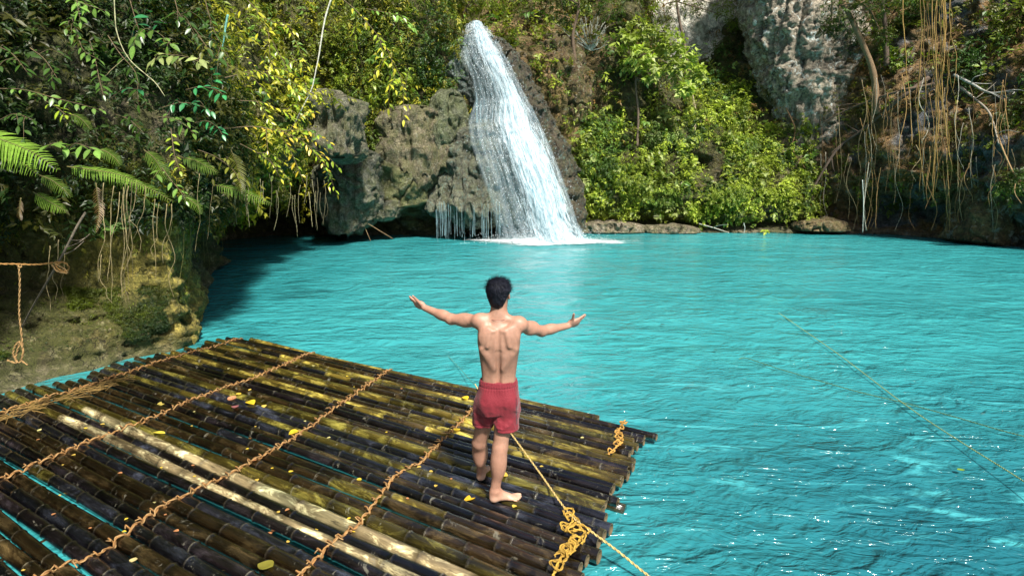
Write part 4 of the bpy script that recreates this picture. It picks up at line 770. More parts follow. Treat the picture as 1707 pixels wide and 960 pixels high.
# hair: cap with tufts plus combed locks
Hh = Field(hc - .16, hc + .17, .004)
Hh.ell(hp(0, -.022, .036), (.091, .103, .088), .02, HR); Hh.ell(hp(0, -.062, -.026), (.068, .048, .062), .03, HR); Hh.ell(hp(-.004, -.062, -.068), (.044, .030, .030), .025, HR)
Hh.ell(hp(0, .095, -.035), (.075, .060, .088), .012, HR, True)
for sx in (-1, 1): Hh.ell(hp(.088 * sx, -.004, -.030), (.026, .034, .046), .01, HR, True)
Hh.ell(hp(0, 0, -.16), (.12, .13, .065), .01, HR, True)
HV, HQ = Hh.mesh(); me_h = mesh_np('hair', HV, quads=HQ); nrm = np.empty(len(HV) * 3, np.float32); me_h.vertices.foreach_get('normal', nrm); nrm = nrm.reshape(-1, 3); bpy.data.meshes.remove(me_h)
ql = (HV - hc) @ hr.T; HV = HV + nrm * (.006 * fbm(ql * [70, 30, 34], 3, 7) + .004 * fbm(ql * 22, 2, 5))[:, None]
mb = MB(); mb.add(HV, HQ, col=(.006, .007, .012))
sel = rng.choice(len(HV), 4200)
for i in sel:
    p0 = HV[i]; n_ = nrm[i]; l = ql[i]
    if n_[2] < -.2: continue
    whorl = np.array([l[0], l[1] + .03, 0]); flow = norm(np.array([whorl[0] * 1.0 + .3, whorl[1] * 1.2 - .02 * (l[2] < .05), -.6 * (l[2] < .075)])) @ hr
    tg_ = norm(flow - n_ * (flow @ n_) + rng.normal(0, .25, 3)); L = rng.uniform(.012, .028) * (1.25 if l[2] > .05 else .7)
    sd = norm(np.cross(tg_, n_)) * .0012; lift = n_ * (.004 + .020 * rng.random() * (l[2] > .03))
    mb.add([p0 - sd, p0 + sd, p0 + tg_ * L * .5 + lift + sd * .7, p0 + tg_ * L * .5 + lift - sd * .7, p0 + tg_ * L + lift * .9], [[0, 1, 2, 3]], [[3, 2, 4]], col=np.array([.008, .009, .016]) * rng.uniform(.6, 2.4))
m, t, b = newmat('black hair'); t.links.new(tint(t), b.inputs['Base Color']); b.inputs['Roughness'].default_value = .5; b.inputs['Specular IOR Level'].default_value = .2; bump(t, b, noise(t, 260, 3, .6, 0), .5, .004); M_hair = m
part('hair', mb.mesh('hair'), M_hair, man)
# brows
mb = MB()
for sx in (-1, 1): tube(mb, catmull([hp(.014 * sx, .100, .026), hp(.032 * sx, .096, .031), hp(.050 * sx, .083, .027)], 8), [.002, .0035, .004, .004, .004, .0035, .003, .001], 6, (.01, .01, .012))
part('eyebrows', mb.mesh('eyebrows'), M_hair, man)
# shorts
S_ = Field([-.36, 3.96, .64], [.14, 4.40, 1.14], .005)
hemL = np.array([-.222, 4.215, .70]); hemR = np.array([-.050, 4.135, .685])
S_.stack([(.85, -.118, 4.180, .160, .128), (.93, -.112, 4.175, .168, .135), (1.0, -.108, 4.170, .158, .124), (1.06, -.104, 4.160, .150, .116), (1.102, -.103, 4.158, .141, .106)], .01)
for h0, hm, r0, r1 in ((np.array([-.190, 4.18, .90]), hemL, .098, .083), (np.array([-.048, 4.165, .90]), hemR, .104, .100)):
    S_.cone(h0, hm, r0, r1, .022)
for sx in (-1, 1): S_.ell([cx + .068 * sx, 4.085, .93], (.072, .050, .095), .05)
S_.ell([-.138, 4.155, .700], (.013, .16, .05), .03, None, True)
zc_ = lambda P: P[..., 2] - .705 - .012 * np.sin(P[..., 0] * 34) * 0 - .05 * (P[..., 0] + .05) * -.2
S_.f = np.maximum(S_.f, -(S_.lo[2] + S_.h * np.arange(S_.n[2]) - .708)[None, None, :].astype(np.float32))
for kk, hh_, rr_ in ((knL, hipL, .068), (knR, hipR, .072)): S_.cone(kk * .9 + hh_ * .1, kk * .35 + hh_ * .65, rr_, rr_, .006, True)
SV, SQ = S_.mesh(); me_s = mesh_np('s', SV, quads=SQ); nr = np.empty(len(SV) * 3, np.float32); me_s.vertices.foreach_get('normal', nr); nr = nr.reshape(-1, 3); bpy.data.meshes.remove(me_s)
a_ = np.arctan2(SV[:, 1] - 4.17, SV[:, 0] + .105); low_ = smooth01((1.04 - SV[:, 2]) / .2)
dsp = .010 * low_ * fbm(np.stack([a_ * 3.2, SV[:, 2] * 5 + a_, SV[:, 2] * 0], -1), 2, 3) + .010 * low_ * (1 - 2 * np.abs(fbm(np.stack([SV[:, 0] * 9 + SV[:, 2] * 6, SV[:, 1] * 6, SV[:, 2] * 8 - SV[:, 0] * 5], -1), 3, 12)))
dsp += .0022 * np.sin(a_ * 62) * smooth01((SV[:, 2] - 1.055) / .015) + .0015 * np.sin(a_ * 40 + 3 * SV[:, 2]) * smooth01((SV[:, 2] - 1.0) / .05)
dsp -= .004 * np.exp(-((SV[:, 2] - 1.058) / .006) ** 2) + .0025 * np.exp(-((SV[:, 2] - .728) / .004) ** 2)
SV = SV + nr * dsp[:, None]
cs = np.tile(np.array([.20, .009, .020]), (len(SV), 1)); cs *= (1 + .12 * fbm(SV * 7, 3, 2))[:, None]
seam = (np.abs(SV[:, 0] - (.032 + (.96 - SV[:, 2]) * .02)) < .0035) & (SV[:, 2] < .98) & (SV[:, 2] > .76) & (SV[:, 1] < 4.15); cs[seam] = (.07, .01, .02)
m, t, b = newmat('red cloth'); t.links.new(mix(t, 1, tint(t), ramp(t, noise(t, 300, 2, .5), [(.3, .85), (.7, 1.12)]), 'MULTIPLY'), b.inputs['Base Color']); b.inputs['Roughness'].default_value = .75; b.inputs['Sheen Weight'].default_value = .15
bump(t, b, noise(t, 34, 4, .6, .8), .35, .012); M_short = m
sh_o = part('shorts', mesh_np('shorts', SV, quads=SQ, cols=cs), M_short, man)
mb = MB(); a = np.linspace(0, 2 * np.pi, 40); ring = np.stack([-.1 + .070 * np.cos(a), 4.150 + .074 * np.sin(a), 1.578 + .012 * np.sin(a) * -1 - .004], 1); tube(mb, ring, .0018, 5, (.30, .10, .06)); part('neck_cord', mb.mesh('neck_cord'), M_rope, man)
# ------------------------------------------------------------------ foliage
M_lf = mat_leaf('leaves'); M_gloss = mat_leaf('glossy leaves', .32, .3, .5); M_stem = mat_tinted('stems and roots', .8, 30, .5, 1.4, .006)
DK = np.array([.020, .055, .012]); MD = np.array([.055, .12, .018]); YG = np.array([.20, .27, .022]); YE = np.array([.46, .44, .035]); TE = np.array([.03, .16, .055]); OL = np.array([.085, .09, .012]); PALE = np.array([.36, .42, .14]); BR = np.array([.17, .10, .03]); LG = np.array([.15, .27, .05]); LI = np.array([.30, .37, .04])
up = np.array([0, 0, 1.])
def quadleaves(P, D, Nn, L, wr_, col, fold=.12):
    """simple folded leaves, 6 verts: base, two mid pairs, tip"""
    P = np.asarray(P); n = len(P); D = norm(D); S = norm(np.cross(D, Nn)); Nn = norm(np.cross(S, D)); L = np.broadcast_to(L, (n,))[:, None]; W = L * wr_
    v = [P, P + D * L * .35 - S * W * .5 + Nn * W * fold, P + D * L * .40 - Nn * L * .02, P + D * L * .35 + S * W * .5 + Nn * W * fold, P + D * L - Nn * L * .13]
    V = np.stack(v, 1).reshape(-1, 3); k = np.arange(n)[:, None, None] * 5
    T = (k + np.array([[0, 1, 2], [0, 2, 3], [1, 4, 2], [2, 4, 3]])[None]).reshape(-1, 3)
    c = np.repeat(np.broadcast_to(col, (n, 3)), 5, 0); return V, T, c
def sprigs(mb, P, Nn, T, L, k, col, wr_=.5, jit=.35, g=rng, spread=.75):
    """twigs of 2k leaves: P start, Nn blade-side normal, T twig direction, L leaf length"""
    n = len(P); T = norm(T); S = norm(np.cross(T, Nn)); L = np.broadcast_to(L, (n,))
    for i in range(k):
        for sd in (-1, 1):
            Pi = P + T * (L * .55 * (i + .15 * sd))[:, None] - up * (L * .05 * i * i)[:, None]
            D = T * .55 + S * sd * spread + g.normal(0, jit, (n, 3)) - up * .15
            V, Q, c = quadleaves(Pi, D, norm(Nn + g.normal(0, jit * .8, (n, 3))), L * g.uniform(.7, 1.15, n) * (1 - .25 * i / k), wr_, col * g.uniform(.72, 1.3, (n, 1)))
            mb.add(V, tris=Q, col=c)
# surface samples on the cliffs
q = CQ; v0, v1, v2, v3 = (CV[q[:, i]] for i in range(4)); fn = np.cross(v2 - v0, v3 - v1); fa = np.linalg.norm(fn, axis=1) / 2; fn = norm(fn)
fc = (v0 + v1 + v2 + v3) / 4; fpx, fpy = proj(fc); toward = ((np.array([0, 0, H]) - fc) * fn).sum(1); 
if np.nanmean(np.sign(toward[(fpy > 100) & (fpy < 300) & (fpx > 600) & (fpx < 1400)])) < 0: fn = -fn
# outward = away from the land
def sample(n, mask, g=rng):
    wgt = fa * mask; wgt = np.nan_to_num(wgt); i = g.choice(len(q), n, p=wgt / wgt.sum()); a, b_ = g.random((2, n, 1))
    P = (v0[i] * (1 - a) + v1[i] * a) * (1 - b_) + (v3[i] * (1 - a) + v2[i] * a) * b_; return P, fn[i], fpx[i], fpy[i]
box = lambda x0, x1, y0, y1, f=25: smooth01((fpx - x0) / f + .5) * smooth01((x1 - fpx) / f + .5) * smooth01((fpy - y0) / f + .5) * smooth01((y1 - fpy) / f + .5)
okz = (fc[:, 2] > .3) & (fpx > -260) & (fpx < 1960) & (fpy > -260) & (fc[:, 1] > 2)
okz = okz & ~((box(1154, 1206, 250, 304, 8) > .5) & (fc[:, 1] > 20))
cl = fbm(fc * .55, 3, 77); cl2 = fbm(fc * 1.6, 3, 78)
def cover(name, label, n, mask, L, cols, lift=.15, k=3, droop=.4, wr_=.5, seed=0, kind='stuff', cat='undergrowth', mat=None):
    g = np.random.default_rng(seed); P, Nn, px, py = sample(n, mask, g); c1 = fbm(P * .6, 3, seed + 1); c2 = fbm(P * 2.2, 2, seed + 2)
    w_ = smooth01(.5 + c1 * 1.6 + g.normal(0, .18, n))[:, None]; col = np.array(cols[0]) * (1 - w_) + np.array(cols[1]) * w_
    if len(cols) > 2: w2 = smooth01((c2 + g.normal(0, .15, n) - .12) * 5)[:, None]; col = col * (1 - w2) + np.array(cols[2]) * w2
    col = col * (1 + .5 * c2)[:, None]
    dist = P[:, 1]; Ls = L * g.uniform(.55, 1.35, n) * (1 + .5 * c2); P = P + Nn * (g.random(n) ** 1.6 * lift * (1 + 1.4 * np.clip(c2 + .2, 0, 1)))[:, None]
    T = Nn * .45 + g.normal(0, .6, (n, 3)) - up * droop; Nl = norm(Nn * .7 + up * .9 + g.normal(0, .25, (n, 3)))
    mb = MB(); sprigs(mb, P, Nl, T, Ls, k, col, wr_, g=g); return solo(name, mb.mesh(name, False), mat or M_lf, label, cat, kind=kind)
far = okz & (fc[:, 1] > 13)
leftnear = okz & (fc[:, 0] < -2) & (fc[:, 1] < 13.5) & (fc[:, 2] > 2.1)
cover('undergrowth', 'dark leafy undergrowth cloaking the near left bank', 17000, leftnear * (.35 + (cl > -.2)) * (1.0), .095, [DK * .5, MD * .5, OL * .55], .45, 3, .35, .42, 1)  # leaf colours darkened to put shade into the near left bank
cover('undergrowth', 'yellow green creeping cover on the left cliff beyond the rock nose', 19000, far * (fc[:, 0] < -4) * (fpx < 575) * (fc[:, 2] > 1.6), .16, [OL * 1.2, YG, YE * .7], .5, 3, .5, .42, 2)
cover('undergrowth', 'hanging green moss and creepers on the cliff left of the waterfall', 20000, far * np.maximum(box(555, 770, -250, 235), .0) * (fc[:, 2] > 3.4) * (1 - box(640, 740, 190, 300)) , .155, [YG * .75, MD, YE * .55], .65, 4, 1.1, .36, 3)
cover('undergrowth', 'green creepers over the lower bank right of the waterfall', 21000, far * np.maximum.reduce([box(955, 1360, 215, 352), box(1140, 1250, 130, 250), box(950, 1110, 190, 260)]) * (1 - box(1152, 1208, 246, 306, 8)) * (fc[:, 2] > .55) * (.12 + (cl2 > -.12)), .115, [MD, LI * .8, LI * 1.15], .45, 3, .3, .45, 4)
cover('undergrowth', 'sparse leaves and twigs on the brown upper cliff above the pool', 12000, far * np.maximum(box(780, 1330, -260, 235), box(1440, 1960, -260, 200)) * (.15 + (cl2 > -.1)) * (fpx > 830), .17, [OL * .8, MD * .7, BR], .5, 3, .3, .4, 5)
cover('undergrowth', 'sparse olive tufts on the root hung right cliff', 5000, far * box(1330, 1960, 100, 400) * (fc[:, 2] > 1.2) * (cl2 > .06), .11, [OL, BR, YG * .6], .35, 3, .3, .4, 6)
cover('moss', 'yellow olive moss fringe on the rock nose of the left bank', 13000, okz * (fc[:, 0] < -3) * (fc[:, 1] < 17) * (fc[:, 1] > 7.8) * (fc[:, 2] > .7) * (fc[:, 2] < 3.2) * (.04 + smooth01((fc[:, 2] - 1.2) / 1.5)) * (.1 + (cl2 > .0)), .045, [OL * 1.2, YG * .9, YE * .5], .05, 3, .9, .3, 7)
cover('moss', 'dark green moss patches on the low ledge of the left bank', 16000, okz * (fc[:, 0] < -3) * (fc[:, 1] < 9) * (fc[:, 2] > .25) * (fc[:, 2] < 1.0) * (.03 + (cl2 > .08)), .026, [DK, OL, YG * .4], .03, 3, .3, .3, 8)

cover('undergrowth', 'large pale lime leaves scattered over the lower bank right of the waterfall', 700, far * np.maximum.reduce([box(955, 1350, 200, 365), box(1140, 1250, 110, 250)]) * (fc[:, 2] > .6) * (cl2 > -.05), .27, [LG, LI, PALE * .8], .7, 2, .2, .55, 9)
cover('undergrowth', 'large dim leaves among the upper trees along the top edge', 1700, far * np.maximum(box(780, 1120, -260, 130), box(1440, 1960, -260, 130)) * (cl2 > -.1), .30, [OL * 1.8, YG, MD], .9, 3, .2, .5, 10)
cover('undergrowth', 'broad leaves standing out of the left cliff creepers', 1500, far * (fc[:, 0] < 0) * box(380, 770, -260, 240) * (fc[:, 2] > 3), .26, [MD, YG, LG], .8, 2, .6, .48, 11)
cover('undergrowth', 'mixed broad leaves in the dark of the near left bank', 1300, leftnear * (fc[:, 1] > 5.6) * (cl > -.3), .16, [DK * .9, MD * .8, LG * .6], .25, 2, .4, .5, 12)
cover('moss', 'fine yellow green moss on the low rock bank right of the waterfall', 9000, far * box(955, 1365, 325, 384, 10) * (fc[:, 2] > .5) * (.1 + (cl2 > -.1)), .055, [OL * 1.3, LI * .8, YG], .06, 3, .6, .4, 13)
cover('undergrowth', 'bright leafy tufts over the cliff above and right of the waterfall lip', 2600, far * box(820, 1120, -200, 200) * (cl2 > .05), .22, [MD, YG, LI * .8], .5, 3, .3, .45, 14)
# shrubs: one thing each
def shrub(name, label, px, py, rx, ry, cols, n=260, L=.2, Y=None, out=.35, droop=.35, wr_=.48, k=3, cat='shrub', group=None, seed=None, stems=True, mat=None):
    g = np.random.default_rng(seed if seed is not None else int(px * 13 + py)); 
    if Y is None:
        h_, n_ = hit(px, py); Y = (h_[1] if h_ is not None else 30) - out
    c0 = at(px, py, Y=Y); sc_ = Y / F * 1.0; RX, RZ = rx * sc_, ry * sc_; RY = min(RX, RZ, 1.6) * .8
    ncl = max(7, int((rx * ry) ** .5 / 3.2)); cd = norm(g.normal(0, 1, (ncl, 3))); cd[:, 1] = -np.abs(cd[:, 1]) * .8; cc = c0 + cd * np.array([RX, RY, RZ]) * g.uniform(.35, .95, (ncl, 1))
    ci = g.integers(0, ncl, n); P = cc[ci] + g.normal(0, 1, (n, 3)) * np.array([RX, RY, RZ]) * .20; Nl = norm((P - c0) / np.array([RX, RY, RZ]) * .6 + up * .9 + g.normal(0, .3, (n, 3)))
    tone = g.uniform(.6, 1.3, ncl)[ci][:, None]; w_ = smooth01(g.random(ncl)[ci][:, None] * .8 + g.normal(0, .15, (n, 1)) + .1); col = (np.array(cols[0]) * (1 - w_) + np.array(cols[1]) * w_) * tone
    T = norm((P - c0) / np.array([RX, RY, RZ])) * .8 + g.normal(0, .45, (n, 3)) - up * droop
    mb = MB(); sprigs(mb, P, Nl, T, L * g.uniform(.65, 1.25, n), k, col, wr_, g=g)
    root = empty(name, c0 - [0, -RY, RZ * .8], label, cat, group); part('foliage', mb.mesh('foliage', False), mat or M_lf, root)
    if stems:
        mb = MB(); base = c0 + [0, RY * .9, -RZ * .3]
        for i in range(min(ncl, 14)): tube(mb, catmull([base, (base + cc[i]) / 2 + g.normal(0, .1, 3) + [0, 0, .1], cc[i]], 7), np.linspace(.03, .008, 7) * (1 if L > .12 else .5), 5, (.16, .11, .06))
        part('stem', mb.mesh('stem'), M_stem, root)
    return root
SHR = [
 # left cliff, beyond the nose
 (470, 150, 80, 40, YG, YE, 420, .17, 'yellow green bush spreading above the lone grey boulder'),
 (455, 60, 65, 50, OL, YG, 330, .16, 'olive bush high on the left cliff under the top edge'),
 (525, 60, 45, 60, OL, YG, 300, .15, 'tall olive bush beside the bare white vine'),
 (420, 235, 55, 40, YG, YE, 300, .15, 'yellow leaved bush below and left of the lone grey boulder'),
 (505, 270, 45, 35, OL, YG, 260, .14, 'drooping bush over the dark hollow at the far left waterline'),
 (430, 310, 60, 28, OL, MD, 260, .13, 'low green fringe bush over the water beyond the rock nose'),
 (595, 105, 38, 75, YG, MD, 330, .14, 'hanging green bush left of the bright yellow spray'),
 (600, 205, 32, 45, YG * .8, MD, 260, .12, 'moss green tuft hanging between the grey boulder and the flowstone'),
 (660, 120, 40, 55, MD, YG, 300, .14, 'dense green bush over the flowstone curtain'),
 (715, 60, 48, 75, DK * 1.3, MD, 430, .15, 'dark green bush hanging left of the waterfall top'),
 (735, 130, 32, 35, DK * 1.2, MD, 220, .13, 'small dark green bush touching the wet travertine hump'),
 (612, 238, 26, 30, YG, MD, 200, .12, 'mossy fringe draping between the lone grey boulder and the flowstone'),
 (690, 182, 44, 20, YG, MD, 240, .12, 'mossy fringe draping over the top of the flowstone curtain'),
 (742, 172, 20, 26, MD, YG, 150, .11, 'green fringe on the ribbed pale green block'),
 (640, 20, 60, 40, OL, YG, 260, .16, 'olive bush at the top edge above the flowstone'),
 (540, 152, 30, 12, OL, MD, 90, .12, 'thin green tuft on top of the lone grey boulder'),
 (580, 262, 28, 14, OL, MD, 120, .11, 'small olive tuft growing on the blue grey rock'),
 (650, 275, 25, 10, OL, YG, 70, .10, 'olive tuft between the flowstone curtain and the mossy ledge'),
 (783, 330, 26, 14, YG * 1.3, LG, 150, .09, 'bright green moss tuft on the hanging edge of the cone'),
 # right of the falls
 (832, 30, 40, 22, OL, YG, 220, .15, 'yellow green bush directly above the waterfall lip'),
 (756, 75, 16, 26, MD, OL, 110, .12, 'narrow dark tuft right against the left side of the waterfall top'),
 (848, 72, 20, 14, YG, OL, 110, .13, 'small yellow tuft on the rock just right of the waterfall top'),
 (915, 230, 16, 26, OL, MD, 90, .11, 'small olive tuft growing on the dark wet rib'),
 (900, 20, 50, 30, MD, OL, 240, .16, 'green bush at the top edge right of the waterfall lip'),
 (990, 215, 38, 30, MD, LG, 240, .14, 'pale green bush right of the dark wet rib'),
 (1000, 280, 45, 45, MD, LG, 420, .14, 'rounded green bush low down beside the waterfall'),
 (1060, 300, 50, 45, LI, MD, 420, .14, 'yellow green bush in the middle of the lower bank'),
 (1110, 222, 34, 34, LG, PALE * .7, 330, .19, 'pale drooping bush above the small dark cave'),
 (1100, 325, 58, 18, LI, LG, 320, .12, 'low bright fringe bush just above the middle tan shelf'),
 (1185, 130, 45, 40, DK * 1.6, MD, 330, .15, 'dark green bush in front of the pale limestone'),
 (1215, 75, 32, 30, OL, MD, 200, .15, 'small olive bush at the foot of the limestone face'),
 (1205, 190, 45, 35, MD, LI, 360, .14, 'green bush halfway up the stepped slope'),
 (1236, 243, 34, 28, LI, LG, 300, .14, 'yellow green bush on the upper step right of the cave'),
 (1260, 285, 55, 28, LI, LI * .8, 420, .14, 'bright yellow green bush on the middle step'),
 (1290, 320, 48, 24, LI * 1.2, LI * .7, 420, .14, 'bright yellow green bush on the outer lower step'),
 (1215, 322, 58, 24, LI, LG, 380, .14, 'broad bright bush below the small dark cave'),
 (1300, 150, 30, 22, MD, OL, 160, .14, 'green tuft at the foot of the tall rock pillar'),
 # right wall
 (1690, 300, 30, 26, OL, MD, 200, .12, 'olive tuft on the brown rock nose at the right edge'),
 (1480, 110, 38, 26, YG, MD, 240, .15, 'yellow green tuft left of the long lianas'),
 (1640, 90, 55, 50, DK * 1.6, MD, 300, .15, 'dark green bush right of the long lianas'),
 (1690, 30, 45, 35, OL, YG, 220, .17, 'olive bush in the top right corner'),
 (1500, 30, 50, 30, OL, MD, 220, .16, 'green bush at the top edge left of the long lianas'),
 (1420, 60, 30, 30, OL, DK * 2, 160, .15, 'olive bush overhanging the tall rock pillar'),
 (1680, 190, 35, 30, OL, MD, 160, .13, 'olive tuft low beside the right edge'),
]
for px, py, rx, ry, c1, c2, n, L, lab in SHR:
    fine = 955 < px < 1330 and py > 180; shrub('shrub', lab, px, py, rx, ry, (c1, c2), int(n * 1.35) if fine else n, L * (.78 if fine else 1), droop=.7 if fine else .35)
# long yellow spray left of the falls, and near sprays on the left bank
def branch(label, pts, Y, L, col, nleaf, r=.006, wr_=.46, pinnate=True, col2=None, name='leafy_branch', cat='branch', group=None, droop=.3, seed=0, stemcol=(.14, .10, .05), flat=.3, twig=0):
    """a leafy shoot: pts in photo pixels with Y as one distance or (start, end)"""
    g = np.random.default_rng(seed + int(pts[0][0] * 7 + pts[0][1])); Ya, Yb = (Y, Y) if not hasattr(Y, '__len__') else Y
    Pp = [at(x, y, Y=Ya + (Yb - Ya) * i / (len(pts) - 1)) for i, (x, y) in enumerate(pts)]; n = 40; C_ = catmull(Pp, n); T = norm(np.gradient(C_, axis=0))
    root = empty(name, C_[0], label, cat, group); ms = MB(); tube(ms, C_, np.linspace(r, r * .35, n), 6, stemcol); mb = MB()
    anchors = [(C_, T)]
    for w_ in range(twig):
        i = g.integers(4, n - 3); d = norm(T[i] * .6 + g.normal(0, .6, 3) + [0, -.3, 0]); ln = np.linalg.norm(C_[-1] - C_[0]) * g.uniform(.18, .4); c2 = catmull([C_[i], C_[i] + d * ln * .5 + [0, 0, .02], C_[i] + d * ln - up * ln * .25], 14); anchors.append((c2, norm(np.gradient(c2, axis=0)))); tube(ms, c2, np.linspace(r * .5, r * .25, 14), 5, stemcol)
    tot = sum(len(a[0]) for a in anchors)
    for c_, t_ in anchors:
        nl = max(4, int(nleaf * np.linalg.norm(np.diff(c_, axis=0), axis=1).sum() / sum(np.linalg.norm(np.diff(a[0], axis=0), axis=1).sum() for a in anchors)))
        u = np.linspace(.12, 1, nl) * (len(c_) - 1)
        for j, x in enumerate(u):
            i = min(int(x), len(c_) - 1); p0 = c_[i] + (c_[min(i + 1, len(c_) - 1)] - c_[i]) * (x - i); Nn = norm(up + np.array([0, -.45, 0]) + g.normal(0, flat, 3)); S = norm(np.cross(t_[i], Nn)) * (1 if j % 2 else -1)
            last = j == nl - 1; D = norm(t_[i] * (1 if last else .45) + S * (0 if last else .9) - up * droop + g.normal(0, .16, 3)); l = L * g.uniform(.7, 1.15) * (1 - .35 * abs(2 * j / nl - 1) ** 2)
            s_ = np.linspace(0, 1, 6); wd = l * wr_ * .5 * np.sin(np.pi * s_ ** .85) ** .9; wd[0] = .01 * l; wd[-1] = 0; Sd = norm(np.cross(D, Nn)); Nn = norm(np.cross(Sd, D)); dz = -.22 * l * s_ ** 2
            cen = p0 + D * (.12 * l) + D * (s_ * l)[:, None] + up * dz[:, None]; V = np.stack([cen - Sd * wd[:, None] + Nn * .22 * wd[:, None], cen, cen + Sd * wd[:, None] + Nn * .22 * wd[:, None]], 1).reshape(-1, 3)
            cc = (col if col2 is None or g.random() < .6 else col2) * g.uniform(.7, 1.25); c3 = np.tile(cc, (18, 1)); c3[1::3] *= 1.35
            mb.add(V, grid_quads(6, 3), col=c3); tube(mb, [p0, p0 + D * .13 * l], .0022 if L < .2 else .004, 4, stemcol, cap=False)
    part('stem', ms.mesh('stem'), M_stem, root); part('foliage', mb.mesh('foliage'), M_gloss, root); return root
branch('long bright yellow spray arching down over the green moss', [(560, -10), (600, 25), (640, 75), (668, 130), (682, 175)], (21, 22.5), .26, YE, 130, .02, col2=YG * 1.3, twig=12)
branch('pale green shoot at the tip of the long yellow spray', [(610, 15), (655, 25), (685, 45)], (21, 21.5), .26, LG * 1.4, 22, .012, twig=3)
branch('small yellow spray high beside the white vine', [(400, -10), (430, 20), (450, 60), (470, 100)], 13, .15, YE * .9, 60, .012, col2=YG, twig=7)
branch('scattered yellow shoot below the top edge of the left cliff', [(440, 30), (480, 50), (500, 85), (512, 110)], 14, .14, YE, 40, .01, col2=YG, twig=5)
branch('upper yellow green frond spray reaching right above the grey boulder', [(375, 130), (420, 122), (480, 135), (535, 165)], (10.5, 12), .12, YG * 1.5, 120, .012, col2=YE, twig=10)
branch('middle yellow spray pointing at the grey boulder', [(400, 168), (440, 172), (475, 190), (500, 208)], (10.5, 11.5), .11, YE, 70, .010, col2=YG * 1.4, twig=6)
branch('large orange yellow spray hanging in front of the hollow', [(372, 215), (430, 212), (490, 228), (530, 258), (550, 292)], (10, 11.5), .115, YE * [1.1, .85, 1], 140, .012, col2=YG * 1.4, twig=12)
branch('lower yellow shoot under the orange yellow spray', [(400, 240), (440, 262), (470, 290), (480, 300)], (10, 11), .10, YE, 50, .010, col2=YG, twig=6)
NEAR = [
 ('leafy shoot entering at the top edge with light green leaves', [(95, -12), (135, 5), (175, 18)], 5.6, .085, LG, 26, 2),
 ('pale leafy shoot under the top left shoot', [(120, 30), (130, 60), (140, 85), (165, 100)], 5.7, .085, LG * .8, 26, 3),
 ('shoot hanging down past the dark gap with rounded leaves', [(150, 70), (160, 105), (165, 130), (172, 158)], 5.6, .09, MD * 1.2, 16, 0),
 ('thin shoot with pairs of dark leaves at the left edge', [(-10, 75), (20, 90), (45, 120)], 5.4, .08, MD * .8, 18, 2),
 ('mid green shoot right of the left edge shoot', [(50, 80), (75, 100), (95, 130)], 5.7, .08, MD * .8, 18, 2),
 ('long spotted leafy spray reaching right at the left side', [(-5, 148), (40, 150), (85, 162), (125, 172), (170, 184)], 5.2, .075, LG * .9, 24, 0),
 ('small yellow tipped shoot below the spotted spray', [(75, 168), (95, 180), (110, 192)], 5.2, .07, YG * 1.3, 9, 0),
 ('upright shoot with one tall dark teal leaf', [(262, 75), (253, 50), (251, 22)], 5.9, .13, TE, 7, 0),
 ('broad leaved shoot above the pale rosette', [(300, 90), (270, 60), (245, 48), (228, 60)], 5.8, .12, LG * .8, 14, 2),
 ('pale broad leaved rosette shoot at the centre of the left bank', [(345, 110), (310, 95), (275, 92), (258, 100)], 5.7, .13, PALE * .75, 15, 2),
 ('bright teal shoot right of the pale rosette', [(310, 150), (335, 145), (360, 150), (372, 158)], 5.6, .095, TE * 1.5, 12, 1),
 ('teal shoot in the middle tier under the rosette', [(270, 180), (300, 172), (330, 175), (352, 185)], 5.6, .095, TE * 1.2, 16, 2),
 ('green shoot lowest of the teal tiers', [(262, 195), (290, 198), (310, 210), (322, 222)], 5.6, .09, LG * .8, 14, 1),
 ('small teal shoot beside the orange yellow spray', [(325, 205), (345, 202), (362, 212), (370, 224)], 5.7, .08, TE * 1.5, 10, 0),
 ('dark leafy shoot behind the hanging shoot', [(180, 60), (200, 90), (225, 120), (232, 150)], 6.0, .10, MD * .8, 18, 2),
 ('dark shoot with a single large teal leaf', [(185, 165), (205, 150), (230, 148)], 5.9, .11, TE * .8, 6, 0),
 ('big leaved rosette above the long fern', [(118, 262), (110, 245), (95, 238), (80, 242)], 5.0, .12, LG, 7, 0),
 ('light green big leaf shoot beside the rosette above the fern', [(110, 258), (125, 240), (145, 245), (158, 250)], 5.0, .12, LG * 1.1, 7, 0),
 ('green shoot under the teal tiers with yellow tips', [(285, 215), (288, 240), (292, 262), (300, 285)], 5.5, .07, YG * 1.5, 12, 0),
 ('small leafy shoot low on the bank by the ferns', [(270, 280), (285, 300), (300, 318), (310, 335)], 5.5, .075, LG, 14, 1),
 ('dim leafy shoot in the upper dark of the left bank', [(215, -5), (225, 30), (235, 60)], 6.1, .10, MD * .7, 22, 3),
 ('dim leafy shoot right of the upper dark gap', [(290, -5), (300, 25), (325, 50), (345, 80)], 6.1, .10, MD * .8, 26, 4),
 ('long leaved shoot at the top beside the blue painted stem', [(340, -8), (350, 30), (365, 70), (385, 100)], 6.6, .11, MD, 30, 4),
 ('olive shoot leaning over the yellow sprays', [(330, 60), (360, 95), (390, 115), (420, 125)], 6.8, .10, OL * 1.5, 34, 4),
 ('dim green shoot left of the ferns', [(0, 200), (25, 190), (55, 200)], 5.3, .075, MD * .7, 14, 2),
 ('olive shoot above the far fern', [(330, 250), (360, 262), (390, 285), (400, 305)], 6.4, .08, OL * 1.6, 26, 3),
 ('dim shoot in the middle of the dark gap', [(190, 190), (215, 200), (240, 222)], 6.0, .08, MD * .6, 18, 2),
]
for i, (lab, pts, Y, L, c_, n, tw) in enumerate(NEAR): branch(lab, pts, (Y, Y - .25), L, c_, n, .0045, wr_=.5, twig=tw, seed=i)

